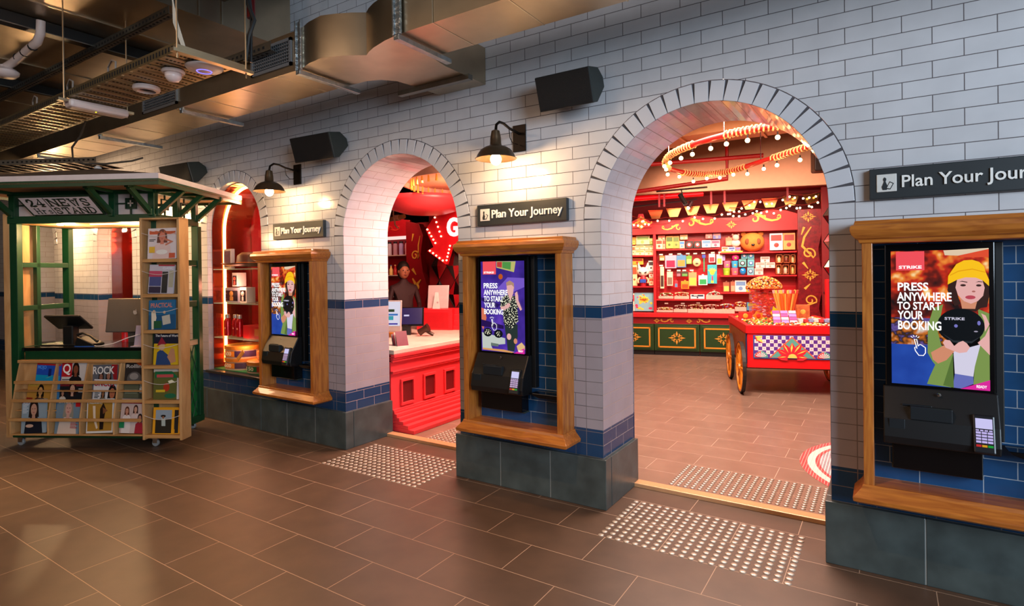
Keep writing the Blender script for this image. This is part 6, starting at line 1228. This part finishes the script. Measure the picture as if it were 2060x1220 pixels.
for s in (-1, 1): MB().tube([(s*.06, .02, .31), (s*.075, .02, .36), (s*.078, .02, .41)], [.03, .018, .004], 8).build('horn', mat('#f0e4d0', .35), t, smooth=True)
for s in (-1, 1): MB().prism([(s*.02, .235), (s*.065, .255), (s*.06, .225)], -.055, -.045).build('eye', mat('#201818', .4), t)
MB().lathe([(.045, 0), (.05, .04), (.06, .12), (.04, .175)], (0, .02, 0), 14).build('body', mat('#a82030', .4), t, smooth=True); MB().box((-.05, -.04, .06), (.05, -.03, .12)).build('emblem', mat('#2850b0', .4), t)
for s in (-1, 1): MB().tube([(s*.055, .02, .15), (s*.09, .0, .10), (s*.08, -.03, .05)], .018, 8).build('arm', mat('#e0a078', .4), t, smooth=True)
tk = [(u, 1.862-.02+.0, 'top') for u in ()]
tickets = [(.50, 1.745), (.66, 1.747), (.80, 1.75), (.94, 1.75), (1.06, 1.75), (1.19, 1.755), (1.34, 1.76), (1.46, 1.76), (.50, 1.555), (.63, 1.47), (.79, 1.465), (.88, 1.465), (1.0, 1.465), (1.06, 1.045), (.56, 1.05), (.58, .90), (.85, .90), (1.10, .91)]
g0 = None
for u, z in tickets:
    if g0 is None: g0 = MB().box((-.03, 0, 0), (.03, .002, .022)).build('price_ticket', mat('#f4e8d8', .5), loc=kw(u, -.165, z), rz=KANG, label='small white price ticket on the red shelving of the middle bay', cat='price ticket', group='price tickets')
    else: o = g0.copy(); COL.objects.link(o); o.location = kw(u, -.165, z)
# ---------------------------------------------------------------- sweet cart
GA = Vector((.901, 3.927, .018)); GANG = math.atan2(.326, .945); GE = Vector((math.cos(GANG), math.sin(GANG), 0)); GN = Vector((-GE.y, GE.x, 0))
def gw(u, v, z): return GA+GE*u+GN*v+Vector((0, 0, z))
t = thing('sweet_cart', 'red painted cart on yellow spoked wheels carrying sweets', 'cart', GA, GANG)
BR = mat('#d80c16', .4, noise=.03); X0, X1, Y0, Y1 = .055, 1.16, -.13, 1.45
b = MB(); b.box((X0, Y0, .32), (X1, Y0+.025, .80)); b.box((X0, Y1-.025, .32), (X1, Y1, .80)); b.box((X0, Y0+.025, .32), (X0+.025, Y1-.025, .80)); b.box((X1-.025, Y0+.025, .32), (X1, Y1-.025, .80)); b.box((X0+.025, Y0+.025, .66), (X1-.025, Y1-.025, .70)); b.build('body', BR, t, bev=.003)
b = MB(); b.box((X0-.015, Y0-.015, .72), (X1+.015, Y0+.04, .815)); b.box((X0-.015, Y0+.04, .72), (X0+.04, Y1, .815)); b.box((X1-.04, Y0+.04, .72), (X1+.015, Y1, .815)); b.build('top_rail', BR, t, bev=.004)
def art(poly_f, W, name):
    pass
pnl = MB().box((.118, Y0-.012, .43), (1.10, Y0, .70)).build('painted_panel', mat('#1850a0', .4), t, bev=.002)
b = MB(); yy = Y0-.0135; cs = .0415; ms = [mat('#e8e0e4', .4), mat('#5a3098', .4), mat('#58a8a0', .4), mat('#e8283a', .4), mat('#f0d868', .4), mat('#e06040', .4)]
nx, nz = 23, 6
for i in range(nx):
    for j in range(nz):
        b.mi = (i+j) % 2; x = .130+i*cs; z = .442+j*.042
        b.f([b.v(p) for p in ((x, yy, z), (x+cs, yy, z), (x+cs, yy, z+.042), (x, yy, z+.042))])
        if b.mi == 0: b.mi = 5; b.f([b.v((x+cs/2+.006*math.cos(a), yy-.0004, z+.021+.006*math.sin(a))) for a in (0, PI/2, PI, PI*1.5)])
def P_(mi, pts, l): b.mi = mi; b.f([b.v((x, yy-.0005*l, z)) for x, z in pts])
for cx_ in (.53, 1.02):
    if cx_ > .9: continue
    P_(5, [(cx_-.245, .442), (cx_+.245, .442), (cx_, .69)], 2); P_(2, [(cx_-.225, .445), (cx_+.225, .445), (cx_, .672)], 3)
    for i in range(7):
        a = PI*(i)/6; c, s = math.cos(a), math.sin(a); L = .10+.075*s+.06*abs(c)
        P_(3, [(cx_+.05*c-.03*s, .445+.05*s+.03*c), (cx_+(L*.7)*c-.03*s, .447+L*.7*s+.03*c), (cx_+L*c, .445+L*s), (cx_+(L*.7)*c+.03*s, .447+L*.7*s-.03*c*1), (cx_+.05*c+.03*s, .445+.05*s-.03*c+.0)], 4+i)
        P_(4, [(cx_+.06*c-.012*s, .446+.06*s+.012*abs(c)), (cx_+(L*.65)*c-.018*s, .447+L*.65*s+.012*abs(c)), (cx_+L*.95*c, .447+L*.95*s), (cx_+(L*.65)*c+.006*s, .447+L*.65*s)], 12+i)
    P_(3, arc(cx_, .444, .066, 0, PI, 16), 20); P_(4, arc(cx_, .444, .048, 0, PI, 16), 21)
for cx_ in (.20, .86):
    P_(2, arc(cx_, .444, .075, 0, PI, 12), 3); P_(3, [(cx_, .444)]+arc(cx_, .444, .07, PI*.5, PI, 6), 4)
    for i in range(7): a = PI*(.12+.76*i/6); P_(0, [(cx_, .446), (cx_+.055*math.cos(a-.12), .446+.055*math.sin(a-.12)), (cx_+.062*math.cos(a), .446+.062*math.sin(a)), (cx_+.055*math.cos(a+.12), .446+.055*math.sin(a+.12))], 5+i)
for p in ([(.132, .688), (.21, .688), (.20, .67), (.145, .655)], [(.14, .675), (.20, .645), (.215, .61), (.15, .64)]): P_(3, p, 3); P_(4, [(x+.008, z+.004) for x, z in p], 4)
b.build('painted_pattern', ms, pnl)
MB().box((X0-.008, Y0+.09, .42), (X0, Y1-.12, .70)).build('side_panel', mat('#8a4a28', .4, noise=.5, ns=25), t, bev=.002); MB().box((X0-.012, Y0+.02, .36), (X0-.002, Y0+.06, .72)).build('side_edge', mat('#18305a', .4), t)
WY = mat('#d8881c', .4, noise=.1)
def wheel(x, y):
    w = MB(); M = Matrix.Rotation(PI/2, 4, 'Y'); w.lathe([(.262, -.018), (.290, -.018), (.290, .018), (.262, .018), (.262, -.018)], (x, y, .305), 36, M, caps=False); wo = w.build('wheel', WY, t)
    MB().lathe([(.291, -.020), (.303, -.020), (.303, .020), (.291, .020), (.291, -.020)], (x, y, .305), 36, M, caps=False).build('tyre', mat('#1c1410', .6), wo)
    s = MB()
    for i in range(12): a = 2*PI*i/12; s.tube([(x, y+.03*math.cos(a), .305+.03*math.sin(a)), (x, y+.265*math.cos(a), .305+.265*math.sin(a))], [.013, .009], 6)
    s.build('spokes', WY, wo); MB().lathe([(.0, -.035), (.045, -.03), (.05, 0), (.045, .03), (0, .035)], (x, y, .305), 16, M).build('hub', WY, wo)
wheel(.0, 0); wheel(.0, .96); wheel(1.215, .0); wheel(1.215, .96)
for y in (0, .96): MB().tube([(-.03, y, .305), (1.245, y, .305)], .016, 8).build('axle', mat('#3a1810', .4), t)
# goods on the cart
rr = random.Random(5)
b = MB(); pal = ['#d8701c', '#e8a828', '#c82818', '#f0c860', '#a8481c', '#f0e0d0', '#3c7838']
for i in range(1500):
    x = rr.uniform(X0+.06, X1-.06); y = rr.uniform(Y0+.06, Y1-.06); h = .075*(1-((x-.6)/.6)**2*.4)*(1-((y-.6)/.9)**2*.3); b.mi = rr.randrange(len(pal)) if x < .62 else rr.choice([2, 5, 5, 3, 1]); b.sph((x, y, .76+h*rr.uniform(.6, 1)), rr.uniform(.012, .02), 4, (1, 1, .7))
b.box((X0+.03, Y0+.03, .70), (X1-.03, Y1-.03, .775))
b.build('loose_sweets', [mat(c, .3, noise=.03) for c in pal], loc=GA, rz=GANG, smooth=2, kind='stuff', label='thick layer of loose orange, red and white sweets filling the cart', cat='sweets')
t = thing('sweet_stand', 'tall clear box of red packets topped by a cone of orange sweets on the cart', 'sweet stand', gw(.43, .95, .795), GANG)
MB().box((-.17, -.12, 0), (.17, .12, .40)).build('clear_box', mat('#e05040', .1, alpha=.35), t, bev=.003); b = MB(); pal2 = ['#c82028', '#e8e0f0', '#6858b0', '#e88838']
for i in range(220): b.mi = rr.choice([0, 0, 1, 2, 3]); b.sph((rr.uniform(-.15, .15), rr.uniform(-.10, .10), rr.uniform(.02, .38)), rr.uniform(.012, .024), 4, (1.3, 1, .6))
b.build('packets', [mat(c, .35, noise=0) for c in pal2], t, kind='stuff', smooth=2)
b = MB(); pal3 = ['#d87c18', '#b82c10', '#e0a030', '#4a180c', '#e8c8a0']
for i in range(900):
    h = rr.random()**1.6; R_ = .215*(1-h*h)**.6; a = rr.uniform(0, 2*PI); b.mi = rr.choice([0, 0, 2, 1, 3, 4]); b.sph((R_*math.cos(a), R_*math.sin(a)*.7, .415+.15*h), .015, 4)
b.build('sweet_cone', [mat(c, .3, noise=0) for c in pal3], t, kind='stuff', smooth=2); MB().lathe([(.19, .40), (.21, .415), (0, .415)], n=28).build('round_plate', mat('#c8281c', .4), t)
t = thing('tube_bouquet', 'bouquet of tall orange sweet tubes in a printed tub on the cart', 'sweets', gw(.60, .50, .80), GANG)
MB().lathe([(.075, 0), (.095, .13)], n=20).build('tub', mat('#e89838', .4, noise=.4, ns=30), t, smooth=True); MB().box((-.05, -.10, .09), (.05, -.088, .115)).build('price_card', WHITE, t)
for ring_, n in ((.085, 12), (.045, 7)):
    for i in range(n): a = 2*PI*i/n; c, s = math.cos(a), math.sin(a); b = MB(); b.tube([(ring_*c*.7, ring_*s*.7, .05), (ring_*c*1.6, ring_*s*1.4, .36)], .011, 7); b.mi = 1; b.tube([(ring_*c*1.6, ring_*s*1.4, .36), (ring_*c*1.68, ring_*s*1.46, .40)], .014, 7); b.build('tube', [mat(rr.choice(['#f08828', '#e86830', '#f0a850']), .35, noise=0), mat(rr.choice(['#f0c860', '#e8a0a0', '#c83838']), .4, noise=0)], t)
t = thing('packet_grid', 'tilted tray of pink and lilac gum packets on the cart', 'sweets', gw(.52, .12, .82), GANG)
b = MB(); b.M = Matrix.Rotation(math.radians(-35), 4, 'X')
for i in range(3):
    for j in range(4): b.mi = (i+j) % 3; b.box((-.13+i*.09, 0, j*.045), (-.05+i*.09, .02, j*.045+.04))
b.build('packets', [mat('#e850a0', .4), mat('#a888d8', .4), mat('#e8c0d8', .4)], t, bev=.002)
t = thing('packet_row', 'row of white and red wrapped packets beside the gum tray on the cart', 'sweets', gw(.86, .22, .83), GANG)
b = MB()
for i in range(16): b.mi = i % 3; b.box((-.19+(i % 8)*.055, (i//8)*.10-.08, 0), (-.145+(i % 8)*.055, (i//8)*.10, .035))
b.build('packets', [mat('#e8d8d8', .4), mat('#d03840', .4), mat('#8898c8', .4)], t, bev=.003)
for k, (u, v, w_, h_, c, lab) in enumerate(((.16, .72, .16, .11, '#b82820', 'pile of dark red and orange packets at the near left of the cart'), (.30, .62, .14, .13, '#e8781c', 'bright orange flower-shaped packet on the cart'), (.62, .88, .12, .20, '#d8b8c8', 'pastel box standing behind the orange tubes on the cart'), (.86, .80, .16, .20, '#e87848', 'rainbow lollipop box at the right of the cart'), (.52, .75, .10, .19, '#f0d020', 'yellow star-shaped lollipop card on the cart'))):
    t = thing('sweet_packet', lab, 'packet', gw(u, v, .80), GANG); b = MB(); n = 10
    if k in (1, 4): b.prism([((w_/2 if i % 2 else w_/3)*math.cos(2*PI*i/n), h_/2+(h_/2 if i % 2 else h_/3)*math.sin(2*PI*i/n)) for i in range(n)], -.01, .02)
    else: b.box((-w_/2, -.02, 0), (w_/2, .03, h_))
    b.build('packet', mat(c, .4, noise=.25, ns=30), t, bev=.002); MB().sph((0, -.02, h_*.55), w_*.2, 6, (1, .2, 1)).build('print', mat(('#e8a030', '#e03020', '#4890c8', '#f0d060', '#e85030')[k], .4), t)
# lights of the shop
spot('shelf_light_a', kw(.7, -1.2, 2.6), kw(.7, 0, 1.2), 95, (1, .74, .52), 72, .8); spot('shelf_light_b', kw(2.0, -1.2, 2.6), kw(2.0, 0, 1.2), 95, (1, .72, .5), 72, .8); spot('shelf_light_c', kw(-.2, -1.2, 2.6), kw(.1, 0, 1.2), 90, (1, .78, .52), 70, .8)
spot('cart_light', (.9, 2.2, 3.4), (1.3, 4.0, .6), 260, (1, .72, .55), 70, .8)
area('red_zone', kw(1.2, -.95, 2.62), kw(1.2, 0, 2.75), 2.4, 16, (1, .12, .12), .2)
